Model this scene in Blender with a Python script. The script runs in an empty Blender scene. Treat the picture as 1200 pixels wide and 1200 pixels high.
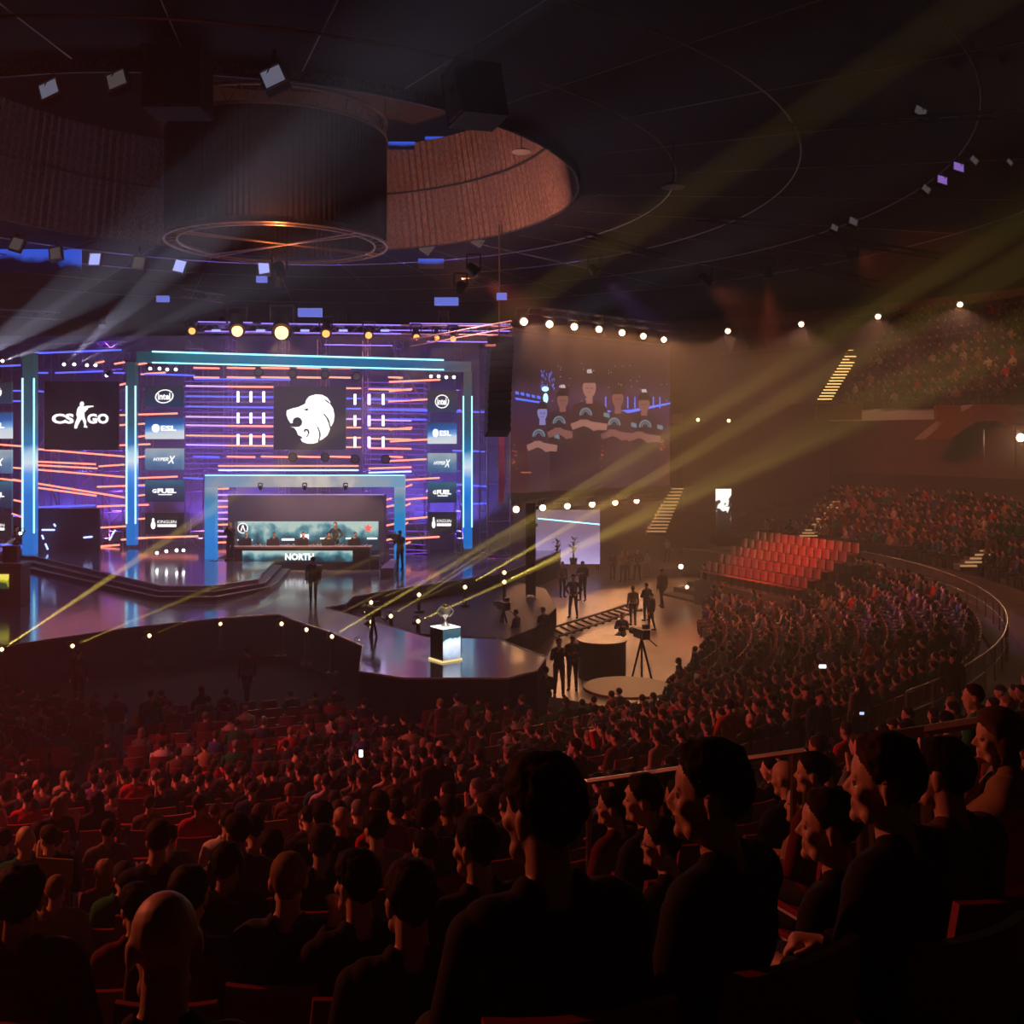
import bpy, math, random
import numpy as np
from mathutils import Vector, Matrix, noise
PI = math.pi
R = math.radians
rnd = random.Random(7)
scn = bpy.context.scene
COL = scn.collection
CAMZ, F, HOR = 8.0, 1200.0, 515.0      # eye height, focal length in pixels, horizon row

def P(px, py, Y):
    return Vector(((px - 600.0) / F * Y, Y, CAMZ + (HOR - py) / F * Y))
def FP(px, py, z=0.0):                 # point of the level z seen at a pixel
    return P(px, py, (CAMZ - z) * F / (py - HOR))
def pix(p):
    return 600 + p[0] / p[1] * F, HOR - (p[2] - CAMZ) / p[1] * F

# ------------------------------------------------------------------ materials
MATS = {}
def nt_mat(name):
    m = bpy.data.materials.new(name); m.use_nodes = True
    nt = m.node_tree
    return m, nt, nt.nodes.get('Principled BSDF')
def pmat(name, col, rough=0.6, metal=0.0, noise_amt=0.15, scale=8.0, spec=0.5, coat=0.0):
    if name in MATS: return MATS[name]
    m, nt, b = nt_mat(name)
    tc = nt.nodes.new('ShaderNodeTexCoord'); nz = nt.nodes.new('ShaderNodeTexNoise')
    nz.inputs['Scale'].default_value = scale; nz.inputs['Detail'].default_value = 3
    nt.links.new(tc.outputs['Object'], nz.inputs['Vector'])
    mx = nt.nodes.new('ShaderNodeMixRGB'); mx.blend_type = 'MULTIPLY'; mx.inputs[0].default_value = noise_amt * 2
    mx.inputs[1].default_value = (*col, 1)
    nt.links.new(nz.outputs['Fac'], mx.inputs[2]); nt.links.new(mx.outputs[0], b.inputs['Base Color'])
    b.inputs['Roughness'].default_value = rough; b.inputs['Metallic'].default_value = metal
    b.inputs['Specular IOR Level'].default_value = spec
    b.inputs['Coat Weight'].default_value = coat
    MATS[name] = m
    return m
def emat(name, col, s, sample=False):
    if name in MATS: return MATS[name]
    m, nt, b = nt_mat(name)
    b.inputs['Base Color'].default_value = (0.02, 0.02, 0.02, 1)
    b.inputs['Emission Color'].default_value = (*col, 1); b.inputs['Emission Strength'].default_value = s
    m.cycles.emission_sampling = 'FRONT' if sample else 'NONE'
    MATS[name] = m
    return m
def ramp_screen(name, stops, vec='z', s=1.0, nscale=0.0, namt=0.0, rot=0.0):
    """an LED screen's picture: colour ramp over the generated box, broken up by noise"""
    m, nt, b = nt_mat(name)
    tc = nt.nodes.new('ShaderNodeTexCoord'); sp = nt.nodes.new('ShaderNodeSeparateXYZ')
    nt.links.new(tc.outputs['Generated'], sp.inputs[0])
    src = sp.outputs[{'x': 0, 'y': 1, 'z': 2}[vec]]
    if rot:
        mr = nt.nodes.new('ShaderNodeMath'); mr.operation = 'MULTIPLY_ADD'; mr.inputs[1].default_value = rot
        nt.links.new(sp.outputs[0], mr.inputs[0]); nt.links.new(src, mr.inputs[2]); src = mr.outputs[0]
    if namt:
        nz = nt.nodes.new('ShaderNodeTexNoise'); nz.inputs['Scale'].default_value = nscale; nz.inputs['Detail'].default_value = 6
        nt.links.new(tc.outputs['Object'], nz.inputs['Vector'])
        ma = nt.nodes.new('ShaderNodeMath'); ma.operation = 'MULTIPLY_ADD'; ma.inputs[1].default_value = namt
        nt.links.new(nz.outputs['Fac'], ma.inputs[0]); nt.links.new(src, ma.inputs[2])
        mb = nt.nodes.new('ShaderNodeMath'); mb.operation = 'SUBTRACT'; mb.inputs[1].default_value = namt * 0.5
        nt.links.new(ma.outputs[0], mb.inputs[0]); src = mb.outputs[0]
    cr = nt.nodes.new('ShaderNodeValToRGB')
    nt.links.new(src, cr.inputs[0])
    while len(cr.color_ramp.elements) < len(stops): cr.color_ramp.elements.new(0.5)
    for e, (p, c) in zip(cr.color_ramp.elements, stops):
        e.position = p; e.color = (*c, 1)
    b.inputs['Base Color'].default_value = (0.01, 0.01, 0.01, 1)
    b.inputs['Roughness'].default_value = 0.4
    nt.links.new(cr.outputs[0], b.inputs['Emission Color']); b.inputs['Emission Strength'].default_value = s
    m.cycles.emission_sampling = 'NONE'
    return m

BLACK = pmat('black_metal', (0.018, 0.017, 0.019), 0.5)
STEEL = pmat('truss_steel', (0.42, 0.41, 0.43), 0.35, 0.85)
DARKSTEEL = pmat('dark_steel', (0.12, 0.12, 0.13), 0.45, 0.6)
RUBBER = pmat('dark_plastic', (0.03, 0.03, 0.032), 0.5)
GREY = pmat('grey_housing', (0.35, 0.34, 0.36), 0.5)
CHROME = pmat('polished_silver', (0.85, 0.83, 0.8), 0.12, 1.0, 0.03)
GLASSM = pmat('lamp_glass', (0.5, 0.5, 0.55), 0.1, 0.4, 0.05)

# ------------------------------------------------------------------ mesh builder
class MB:
    def __init__(s):
        s.v = []; s.f = []; s.m = []; s.mi = 0
    def add(s, vs, fs):
        n = len(s.v); s.v.extend([tuple(q) for q in vs])
        s.f.extend([tuple(i + n for i in f) for f in fs]); s.m.extend([s.mi] * len(fs)); return s
    def box(s, c, size, rot=None):
        c = Vector(c); h = Vector(size) * 0.5
        vs = [Vector((x * h.x, y * h.y, z * h.z)) for x in (-1, 1) for y in (-1, 1) for z in (-1, 1)]
        if rot is not None: vs = [rot @ q for q in vs]
        return s.add([q + c for q in vs], [(0, 1, 3, 2), (4, 6, 7, 5), (0, 4, 5, 1), (2, 3, 7, 6), (0, 2, 6, 4), (1, 5, 7, 3)])
    def pbox(s, x1, y1, x2, y2, Y, d=0.1):       # frontal box between two pixel corners, front face at depth Y
        a = P(x1, y1, Y); b = P(x2, y2, Y)
        return s.box(((a.x + b.x) / 2, Y + d / 2, (a.z + b.z) / 2), (abs(b.x - a.x), d, abs(a.z - b.z)))
    def cyl(s, a, b, r, r2=None, n=8, cap=True):
        a = Vector(a); b = Vector(b); r2 = r if r2 is None else r2
        d = (b - a); 
        if d.length < 1e-6: return s
        q = d.to_track_quat('Z', 'Y')
        vs = []
        for k in range(n):
            t = 2 * PI * k / n; u = q @ Vector((math.cos(t), math.sin(t), 0))
            vs.append(a + u * r); vs.append(b + u * r2)
        fs = [(2 * k, 2 * ((k + 1) % n), 2 * ((k + 1) % n) + 1, 2 * k + 1) for k in range(n)]
        if cap: fs += [tuple(2 * k for k in range(n))[::-1], tuple(2 * k + 1 for k in range(n))]
        return s.add(vs, fs)
    def ell(s, c, r, rot=None, nu=12, nv=8):
        c = Vector(c); r = Vector(r) if hasattr(r, '__len__') else Vector((r, r, r)); vs = [Vector((0, 0, r.z))]
        for j in range(1, nv):
            t = PI * j / nv
            for i in range(nu):
                p = 2 * PI * i / nu
                vs.append(Vector((r.x * math.sin(t) * math.cos(p), r.y * math.sin(t) * math.sin(p), r.z * math.cos(t))))
        vs.append(Vector((0, 0, -r.z))); e = len(vs) - 1
        fs = [(0, 1 + i, 1 + (i + 1) % nu) for i in range(nu)]
        for j in range(nv - 2):
            o = 1 + j * nu
            fs += [(o + i, o + nu + i, o + nu + (i + 1) % nu, o + (i + 1) % nu) for i in range(nu)]
        o = 1 + (nv - 2) * nu
        fs += [(o + i, e, o + (i + 1) % nu) for i in range(nu)]
        if rot is not None: vs = [rot @ q for q in vs]
        return s.add([q + c for q in vs], fs)
    def prism(s, pts, ext):                      # planar polygon pts (3-D) extruded by vector ext
        n = len(pts); ext = Vector(ext); pts = [Vector(q) for q in pts]
        vs = pts + [q + ext for q in pts]
        fs = [tuple(range(n)), tuple(range(2 * n - 1, n - 1, -1))] + [(i, i + n, (i + 1) % n + n, (i + 1) % n) for i in range(n)]
        return s.add(vs, fs)
    def tube(s, pts, r, n=6):
        for a, b in zip(pts[:-1], pts[1:]): s.cyl(a, b, r, n=n)
        return s
    def lathe(s, c, prof, n=24):
        c = Vector(c); vs = []; m = len(prof)
        for k in range(n):
            t = 2 * PI * k / n
            for (r, z) in prof: vs.append(c + Vector((r * math.cos(t), r * math.sin(t), z)))
        fs = [(k * m + j, ((k + 1) % n) * m + j, ((k + 1) % n) * m + j + 1, k * m + j + 1) for k in range(n) for j in range(m - 1)]
        return s.add(vs, fs)
    def torus(s, c, Rr, r, n=48, m=6):
        c = Vector(c); vs = []
        for k in range(n):
            t = 2 * PI * k / n
            for j in range(m):
                u = 2 * PI * j / m; q = Rr + r * math.cos(u)
                vs.append(c + Vector((q * math.cos(t), q * math.sin(t), r * math.sin(u))))
        return s.add(vs, [(k * m + j, ((k + 1) % n) * m + j, ((k + 1) % n) * m + (j + 1) % m, k * m + (j + 1) % m) for k in range(n) for j in range(m)])
    def truss(s, a, b, w=0.4, step=None, r=0.03, rw=0.016, tri=False):
        a = Vector(a); b = Vector(b); d = (b - a); L = d.length; d.normalize()
        up = Vector((0, 0, 1)) if abs(d.z) < 0.9 else Vector((0, 1, 0))
        sd = d.cross(up).normalized(); up = sd.cross(d).normalized()
        offs = [sd * w / 2 + up * w / 2, sd * -w / 2 + up * w / 2, sd * -w / 2 - up * w / 2, sd * w / 2 - up * w / 2]
        if tri: offs = [sd * w / 2 + up * w / 2, sd * -w / 2 + up * w / 2, -up * w / 2]
        for o in offs: s.cyl(a + o, b + o, r, n=5)
        n = max(1, int(L / (step or w * 1.3))); m = len(offs)
        for k in range(n):
            p0 = a + d * (L * k / n); p1 = a + d * (L * (k + 1) / n)
            for i in range(m):
                o, q = offs[i], offs[(i + 1) % m]
                s.cyl(p0 + (o if k % 2 else q), p1 + (q if k % 2 else o), rw, n=4, cap=False)
        return s
    def build(s, name, mats, parent=None, loc=None, smooth=False, **props):
        me = bpy.data.meshes.new(name)
        if loc is None and parent is None:
            a = np.array(s.v); lo = a.min(0); hi = a.max(0); loc = ((lo[0] + hi[0]) / 2, (lo[1] + hi[1]) / 2, lo[2])
        off = Vector(parent.matrix_basis.translation) if parent is not None else Vector(loc)
        if parent is not None and parent.parent is not None: off = off + Vector(parent.parent.matrix_basis.translation)
        off2 = off
        me.from_pydata([(x - off2.x, y - off2.y, z - off2.z) for x, y, z in s.v], [], s.f)
        mats = mats if isinstance(mats, (list, tuple)) else [mats]
        for m in mats: me.materials.append(m)
        if len(mats) > 1: me.polygons.foreach_set('material_index', s.m)
        if smooth: me.polygons.foreach_set('use_smooth', [True] * len(me.polygons))
        me.update()
        o = bpy.data.objects.new(name, me); COL.objects.link(o)
        if parent is not None: o.parent = parent
        else: o.location = off
        for k, v in props.items(): o[k] = v
        return o
def tag(o, label=None, cat=None, group=None, kind=None):
    if label: o['label'] = label
    if cat: o['category'] = cat
    if group: o['group'] = group
    if kind: o['kind'] = kind
    return o
def empty(name, loc, label=None, cat=None, group=None):
    o = bpy.data.objects.new(name, None); COL.objects.link(o); o.location = loc; o.empty_display_size = 0.2
    return tag(o, label, cat, group)
def struct(o): o['kind'] = 'structure'; return o
def copy_tree(o, parent=None):
    c = o.copy(); COL.objects.link(c)
    if parent is not None: c.parent = parent
    for ch in list(o.children): copy_tree(ch, c)
    return c
def text_mb(s, size, spacing=1.0, shear=0.0, depth=0.02, bold=0.0):
    cu = bpy.data.curves.new('t', 'FONT'); cu.body = s; cu.size = 1; cu.align_x = 'CENTER'; cu.align_y = 'CENTER'
    cu.extrude = 0.0; cu.offset = bold; cu.space_character = spacing; cu.shear = shear; cu.resolution_u = 3
    o = bpy.data.objects.new('t', cu); COL.objects.link(o)
    dg = bpy.context.evaluated_depsgraph_get(); me = bpy.data.meshes.new_from_object(o.evaluated_get(dg))
    v = np.array([tuple(q.co) for q in me.vertices]); fs = [tuple(p.vertices) for p in me.polygons]
    bpy.data.objects.remove(o); bpy.data.curves.remove(cu); bpy.data.meshes.remove(me)
    lo, hi = v[:, :2].min(0), v[:, :2].max(0)
    v[:, :2] -= (lo + hi) / 2
    return v, fs, (hi - lo)
def put_text(mb, s, x1, y1, x2, y2, Y, bold=0.0, shear=0.0, spacing=1.0, O=None):
    """lettering filling a pixel rectangle on the frontal plane at depth Y"""
    v, fs, sz = text_mb(s, 1, spacing, shear, bold=bold)
    a = P(x1, y1, Y); b = P(x2, y2, Y); c = (a + b) / 2
    sx = abs(b.x - a.x) / sz[0]; sy = abs(a.z - b.z) / sz[1]
    mb.add([(c.x + q[0] * sx, Y, c.z + q[1] * sy) for q in v], fs)
    return mb
def spot(name, loc, target, watts, col, ang, blend=0.3, r=0.05, parent=None):
    l = bpy.data.lights.new(name, 'SPOT'); l.energy = watts; l.color = col; l.spot_size = R(ang); l.spot_blend = blend
    l.shadow_soft_size = r
    o = bpy.data.objects.new(name, l); COL.objects.link(o)
    d = Vector(target) - Vector(loc)
    o.rotation_euler = d.to_track_quat('-Z', 'Y').to_euler(); o.location = loc
    return o
HAZE = 0.005; ANI = 0.55
WAMB = 1700; WST = 400; WRIM = 1200; WBEAM = 420000; WWHITE = 30000
WASHES = [
 (-500, 330, 18, (-5, 18, 1.5), (1.0, .11, .10), 8500, 70, 'red wash light high on the left, aimed at the floor crowd'),
 (-900, 180, 11, (0, 6, 4.5), (1.0, .17, .08), 3500, 60, 'red wash light far on the left, aimed at the near rows'),
 (560, 320, 40, (14, 40, 1), (1.0, .16, .10), 9000, 50, 'red orange wash light aimed at the right crowd'),
 (700, 320, 44, (16, 34, 1), (.6, .2, 1.0), 3500, 22, 'violet wash light aimed at the right crowd'),
 (900, 325, 44, (12.5, 47.5, 2.2), (1.0, .14, .07), 17000, 26, 'added red wash light brightening the empty red seats'),  # added to brighten the empty seat block
 (830, 330, 40, (27, 58, 4), (1.0, .16, .07), 9000, 45, 'red wash light aimed at the right stands'),
 (1000, 300, 42, (36, 73, 17), (1.0, .12, .06), 9000, 30, 'red wash light aimed at the upper stands'),
 (540, 335, 42, (-2, 54, 21), (1.0, .36, .22), 3800, 130, 'added orange uplight brightening the brown drape'),  # added to give the drape its orange glow
]
for x in (60, 125, 235, 300, 430, 490, 540):
    WASHES.append((x, 638, 58.6, tuple(P(x + 12, 430, 60.2)), (.3, .12, 1.0) if x % 2 else (.16, .12, 1.0), 1300, 110, 'small added violet fill light behind the scaffold, %s' % {60: 'leftmost of its row', 125: 'near the second pillar', 235: 'left of the booth', 300: 'behind the booth left', 430: 'behind the booth right', 490: 'right of the booth', 540: 'at the right pillar'}[x]))  # lights added to tint the backdrop violet, in place of the bars' glow
for x in (120, 260, 400, 520):
    WASHES.append((x, 382, 54, tuple(P(x, 640, 48)), (.3, .1, 1.0), 700, 100, 'added violet fill light at the stage top truss, %s' % {120: 'leftmost', 260: 'second from left', 400: 'third from left', 520: 'rightmost'}[x]))  # lights added from above for the violet haze over the stage
for x in (305, 357, 405): WASHES.append((x, 573, 50.5, tuple(P(x, 640, 52.6)), (1, .55, .35), 450, 120, 'small added warm fill lamp under the portal frame top, %s' % {305: 'left', 357: 'middle', 405: 'right'}[x], .5, .08))  # lamps added to warm the players' faces
WASHES.append((326, 322, 42, (-9.6, 42, 17), (1, .3, .1), 700, 120, 'small added orange uplight right under the round curtain'))  # added so the bottom ring glows orange
WASHES.append((326, 312, 36.6, (-9.6, 39, 16.6), (1, .3, .1), 350, 150, 'small added orange uplight in front of the round curtain hem'))  # added to bring out the near side of the hem
AREAS = []
# ------------------------------------------------------------------ people
def sph_tpl(nu, nv):
    m = MB(); m.ell((0, 0, 0), 1, nu=nu, nv=nv); return np.array(m.v), m.f
class Body:
    """tagged ellipsoids and tapered capsules; fused by a voxel remesh into one continuous surface"""
    def __init__(s): s.p = []
    def e(s, t, c, r, rot=None): s.p.append(('e', t, Vector(c), Vector(r), rot or Matrix.Identity(3)))
    def c(s, t, a, b, ra, rb): s.p.append(('c', t, Vector(a), Vector(b), ra, rb))
    def mesh(s, seg):
        mb = MB()
        for q in s.p:
            if q[0] == 'e': mb.ell(q[2], q[3], q[4], nu=seg, nv=max(4, seg * 2 // 3))
            else:
                mb.cyl(q[2], q[3], q[4], q[5], n=seg)
                mb.ell(q[2], q[4], nu=seg, nv=max(4, seg * 2 // 3)); mb.ell(q[3], q[5], nu=seg, nv=max(4, seg * 2 // 3))
        me = bpy.data.meshes.new('b'); me.from_pydata(mb.v, [], mb.f); return me
    def tags(s, V):
        best = np.full(len(V), 1e9); idx = np.zeros(len(V), int); names = [q[1] for q in s.p]
        for k, q in enumerate(s.p):
            if q[0] == 'e':
                L = (V - np.array(q[2])) @ np.array(q[4])
                rr = np.array(q[3]); n = np.linalg.norm(L / rr, axis=1); d = (n - 1) * rr.min()
            else:
                a = np.array(q[2]); ab = np.array(q[3]) - a
                t = np.clip(((V - a) @ ab) / (ab @ ab), 0, 1)
                d = np.linalg.norm(V - a - t[:, None] * ab, axis=1) - (q[4] + (q[5] - q[4]) * t)
            m = d < best; best[m] = d[m]; idx[m] = k
        return np.array(names)[idx]
def hand(B, w, d, curl, side, fine):
    """palm, four unequal bent fingers and a thumb; w wrist, d direction, curl 0 flat..1 closed"""
    w = Vector(w); d = Vector(d).normalized(); up = Vector((0, 0, 1))
    if abs(d.z) > 0.85: up = Vector((0, -1, 0))
    sd = d.cross(up).normalized(); dn = sd.cross(d).normalized() * -1
    if not fine:
        B.c('hand', w, w + d * 0.13 + dn * 0.04 * curl, 0.03, 0.025); return
    B.c('hand', w, w + d * 0.085, 0.027, 0.031)
    for k, L in enumerate((0.068, 0.078, 0.072, 0.056)):
        b = w + d * 0.088 + sd * ((k - 1.5) * 0.02)
        m = b + (d * math.cos(curl) + dn * math.sin(curl)) * L * 0.5
        e = m + (d * math.cos(curl * 2.1) + dn * math.sin(curl * 2.1)) * L * 0.5
        B.c('hand', b, m, 0.0098, 0.009); B.c('hand', m, e, 0.009, 0.008)
    s0 = -1 if side > 0 else 1
    tb = w + d * 0.03 + sd * (s0 * 0.025); tm = tb + (d * 0.6 + sd * s0 * 0.8).normalized() * 0.04
    B.c('hand', tb, tm, 0.013, 0.011); B.c('hand', tm, tm + (d * 0.9 + sd * s0 * 0.2 + dn * 0.4 * curl).normalized() * 0.03, 0.0105, 0.009)
def add_head(B, neck, yaw, pitch, fine, hair='short', female=False, tilt=0):
    M = Matrix.Rotation(yaw, 3, 'Z') @ Matrix.Rotation(pitch, 3, 'X') @ Matrix.Rotation(tilt, 3, 'Y')
    N = Vector(neck)
    def h(x, y, z): return N + M @ Vector((x, y, z))
    B.e('head', h(0, 0.008, 0.108), (0.077, 0.098, 0.09), M)
    B.e('face', h(0, 0.045, 0.05), (0.06, 0.058, 0.088), M)
    B.c('face', h(-0.035, 0.05, -0.01), h(0.035, 0.05, -0.01), 0.028, 0.028)
    if fine:
        B.e('face', h(0, 0.088, -0.026), (0.026, 0.022, 0.021), M); B.e('face', h(0, 0.07, 0.01), (0.034, 0.036, 0.04), M)
        B.c('face', h(0, 0.097, 0.088), h(0, 0.117, 0.05), 0.008, 0.0125)
        for x in (-1, 1): B.e('face', h(0.012 * x, 0.104, 0.045), (0.009, 0.011, 0.008), M)
        B.c('face', h(-0.034, 0.087, 0.1), h(0.034, 0.087, 0.1), 0.0125, 0.0125)
        for x in (-1, 1):
            B.e('face', h(0.045 * x, 0.07, 0.052), (0.022, 0.026, 0.024), M)
            B.e('eye', h(0.031 * x, 0.0885, 0.079), (0.014, 0.012, 0.011), M)
            B.e('ear', h(0.079 * x, -0.006, 0.07), (0.009, 0.021, 0.033), M @ Matrix.Rotation(R(-12 * x), 3, 'Z') @ Matrix.Rotation(R(-10), 3, 'X'))
            B.e('ear', h(0.077 * x, 0.0, 0.045), (0.008, 0.012, 0.012), M)
        B.c('lip', h(-0.018, 0.0955, 0.0165), h(0.018, 0.0955, 0.0165), 0.0085, 0.0085)
        B.c('lip', h(-0.015, 0.094, 0.004), h(0.015, 0.094, 0.004), 0.0085, 0.0085)
    else:
        B.e('face', h(0, 0.105, 0.06), (0.016, 0.02, 0.03), M)
        for x in (-1, 1): B.e('ear', h(0.079 * x, -0.006, 0.065), (0.012, 0.02, 0.03), M)
    return N, M
HL_Y = [-0.2, -0.1, -0.05, -0.02, 0.004, 0.03, 0.06, 0.085, 0.12]
HL_Z = [-0.015, -0.01, 0.015, 0.055, 0.095, 0.085, 0.125, 0.152, 0.17]
SHELLS = {}
def make_person(spec, seg=14, voxel=0.02, fine=False):
    """spec: dict pose; returns dict of meshes body / shirt / trousers / shoes / hair in local space (faces +Y)"""
    B = Body(); g = spec.get
    w = 0.93 if g('female') else 1.0
    lean = g('lean', 0.0); pose = g('pose', 'sit'); bulk = g('bulk', 1.0)
    z0 = 0.54 if pose == 'sit' else 0.95
    def T(x, y, z):              # torso point, z above the hip
        return Vector((x * w, y + math.sin(lean) * z, z0 + math.cos(lean) * z))
    B.e('torso', T(0, 0, 0.02), (0.165 * bulk, 0.125 * bulk, 0.12)); B.e('torso', T(0, 0.015, 0.17), (0.15 * bulk * w, 0.115 * bulk, 0.15))
    B.e('torso', T(0, 0, 0.33), (0.17 * bulk * w, 0.115 * bulk, 0.17)); B.c('torso', T(-0.14, -0.015, 0.44), T(0.14, -0.015, 0.44), 0.068 * bulk, 0.068 * bulk)
    B.c('torso', T(-0.1, -0.025, 0.475), T(0.1, -0.025, 0.475), 0.04, 0.04)
    B.c('torso', T(-0.05, -0.02, 0.51), T(0.05, -0.02, 0.51), 0.038, 0.038)
    nk = T(0, -0.01, 0.50); hd = T(0, 0.015, 0.60) + Vector((0, g('crane', 0.0), 0))
    B.c('neck', nk, hd + Vector((0, 0, 0.02)), 0.056 * w, 0.052 * w)
    N, M = add_head(B, hd, g('yaw', 0.0), g('pitch', 0.0), fine, tilt=g('tilt', 0.0))
    for sx in (-1, 1):
        sh = T(0.185 * sx, -0.01, 0.43)
        arm = g('arms', 'lap') if sx < 0 else g('arms_r', g('arms', 'lap'))
        k = 1 if sx > 0 else -1
        if arm == 'lap': el = T(0.235 * sx, 0.03, 0.17); wr = Vector((0.11 * sx, 0.27, z0 + 0.09)); hv = (-0.35 * sx, 0.9, -0.1); cu = 0.6
        elif arm == 'chin': el = T(0.2 * sx, 0.24, 0.2); wr = N + M @ Vector((0.03 * sx, 0.13, -0.12)); hv = M @ Vector((-0.1 * sx, 0.0, 1)); cu = 1.0
        elif arm == 'cross': el = T(0.25 * sx, 0.06, 0.2); wr = T(-0.06 * sx, 0.2, 0.27 + 0.03 * k); hv = (-1 * sx, 0.1, 0.1); cu = 0.5
        elif arm == 'clap': el = T(0.24 * sx, 0.12, 0.2); wr = T(0.05 * sx, 0.3, 0.36); hv = (-0.15 * sx, 0.35, 0.9); cu = 0.2
        elif arm == 'down': el = T(0.24 * sx, -0.02, 0.14); wr = T(0.235 * sx, 0.05, -0.1); hv = (0, 0.15, -1); cu = 0.5
        elif arm == 'hold': el = T(0.24 * sx, 0.1, 0.22); wr = T(0.1 * sx, 0.3, 0.47); hv = (-0.2 * sx, 0.4, 0.8); cu = 1.0
        elif arm == 'up': el = T(0.28 * sx, 0.1, 0.55); wr = T(0.26 * sx, 0.16, 0.8); hv = (0, 0, 1); cu = 0.3
        elif arm == 'hip': el = T(0.33 * sx, -0.05, 0.2); wr = T(0.19 * sx, 0.05, 0.03); hv = (-0.8 * sx, 0.4, -0.2); cu = 0.8
        elif arm == 'rail': el = T(0.3 * sx, 0.05, 0.16); wr = T(0.45 * sx, 0.2, 0.0); hv = (0.5 * sx, 0.5, -0.4); cu = 0.9
        B.c('upper', sh, el, 0.056, 0.044); B.c('fore', el, wr, 0.042, 0.028)
        hand(B, wr, hv, cu, sx, fine)
        if pose == 'sit':
            hip = Vector((0.09 * sx, 0.03, z0 - 0.02)); kn = Vector((0.13 * sx, 0.43, z0 - 0.03)); an = Vector((0.13 * sx, 0.40, 0.09)); ft = Vector((0.14 * sx, 0.56, 0.04))
        elif pose == 'walk':
            hip = Vector((0.09 * sx, 0, z0 - 0.03)); kn = Vector((0.1 * sx, 0.13 * sx + 0.05, 0.5)); an = Vector((0.1 * sx, 0.2 * sx, 0.09)); ft = an + Vector((0.01 * sx, 0.15, -0.05))
        else:
            st = g('stance', 0.1)
            hip = Vector((0.09 * sx, 0, z0 - 0.03)); kn = Vector(((0.05 + st * 0.5) * sx, 0.03, 0.5)); an = Vector((st * sx, 0, 0.09)); ft = Vector(((st + 0.02) * sx, 0.15, 0.04))
        B.c('leg', hip, kn, 0.088 * bulk, 0.06); B.c('leg', kn, an, 0.056, 0.04); B.c('foot', an - Vector((0, 0.02, 0.035)), ft, 0.044, 0.036)
    hs = g('hair', 'short')
    me = B.mesh(seg)
    o = bpy.data.objects.new('tmp', me); COL.objects.link(o)
    md = o.modifiers.new('r', 'REMESH'); md.mode = 'VOXEL'; md.voxel_size = voxel; md.use_smooth_shade = True
    sm = o.modifiers.new('s', 'SMOOTH'); sm.factor = 0.5; sm.iterations = 2 if fine else 1
    if g('decimate'):
        dm = o.modifiers.new('d', 'DECIMATE'); dm.ratio = g('decimate')
    dg = bpy.context.evaluated_depsgraph_get(); dg.update()
    body = bpy.data.meshes.new_from_object(o.evaluated_get(dg)); bpy.data.objects.remove(o); bpy.data.meshes.remove(me)
    n = len(body.vertices); V = np.empty(n * 3); body.vertices.foreach_get('co', V); V = V.reshape(-1, 3)
    NV = np.empty(n * 3); body.vertices.foreach_get('normal', NV); NV = NV.reshape(-1, 3)
    tg = B.tags(V)
    faces = [tuple(p.vertices) for p in body.polygons]
    HLoc = (V - np.array(N)) @ np.array(M)
    out = {}
    # body colours: skin 0, eye 1, lip 2
    if fine:
        isE = tg == 'eye'; isL = tg == 'lip'
        body.polygons.foreach_set('material_index', [1 if isE[list(f)].mean() > 0.6 else (2 if isL[list(f)].mean() > 0.6 else 0) for f in faces])
    def shell(mask, off, name):
        keep = [f for f in faces if mask[list(f)].all()]
        if not keep: return None
        used = sorted({i for f in keep for i in f}); mp = {i: j for j, i in enumerate(used)}
        W = V[used] + NV[used] * off[used][:, None]
        m = bpy.data.meshes.new(name); m.from_pydata(W.tolist(), [], [tuple(mp[i] for i in f) for f in keep])
        m.polygons.foreach_set('use_smooth', [True] * len(keep)); m.update(); return m
    wr_ = np.array([noise.noise(Vector(q) * 9.0) for q in V]) * (0.006 if fine else 0.01)
    sleeve = g('sleeve', 'long')
    tz = V[:, 2] - z0
    shirt = ((tg == 'torso') & (tz > (-0.08 if pose == 'sit' else 0.0))) | (tg == 'upper')
    if sleeve == 'long': shirt |= (tg == 'fore')
    out['shirt'] = shell(shirt, np.full(n, 0.011 if not g('thick') else 0.03) + wr_, 'top')
    out['trousers'] = shell((tg == 'leg') | ((tg == 'torso') & (tz <= 0.06)), np.full(n, 0.007) + wr_, 'trousers')
    out['shoes'] = shell((tg == 'foot') & (V[:, 2] < 0.2), np.full(n, 0.006), 'shoes')
    if hs != 'bald':
        L = {'buzz': 0.004, 'short': 0.010, 'full': 0.016, 'long': 0.018, 'cap': 0.014, 'hood': 0.03}[hs]
        y, z = HLoc[:, 1], HLoc[:, 2]
        line = np.interp(y, HL_Y, HL_Z)
        if hs == 'long': line = np.where(y < 0.03, -0.04, line)
        if hs == 'cap': line = np.interp(y, [-0.1, 0.12], [0.06, 0.115])
        if hs == 'hood': line = np.interp(y, [-0.1, 0.02, 0.05, 0.1], [-0.08, -0.06, 0.1, 0.15])
        head = np.isin(tg, ['head', 'face', 'neck'] + (['ear'] if hs in ('long', 'hood') else [])) & (z > line)
        fade = np.clip((z - line) / 0.04, 0.12, 1.0)
        top = np.clip((z - 0.12) / 0.07, 0, 1)
        ns = np.array([noise.noise(Vector(q) * 38.0) + 0.6 * noise.noise(Vector(q) * 90.0) for q in HLoc]) * L * 0.55 if hs not in ('cap', 'hood') else 0
        if hs == 'long' and True:
            pass
        out['hair'] = shell(head, fade * L * (1 + 0.8 * top * (hs in ('short', 'full'))) + ns * fade + 0.001, 'hair')
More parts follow.
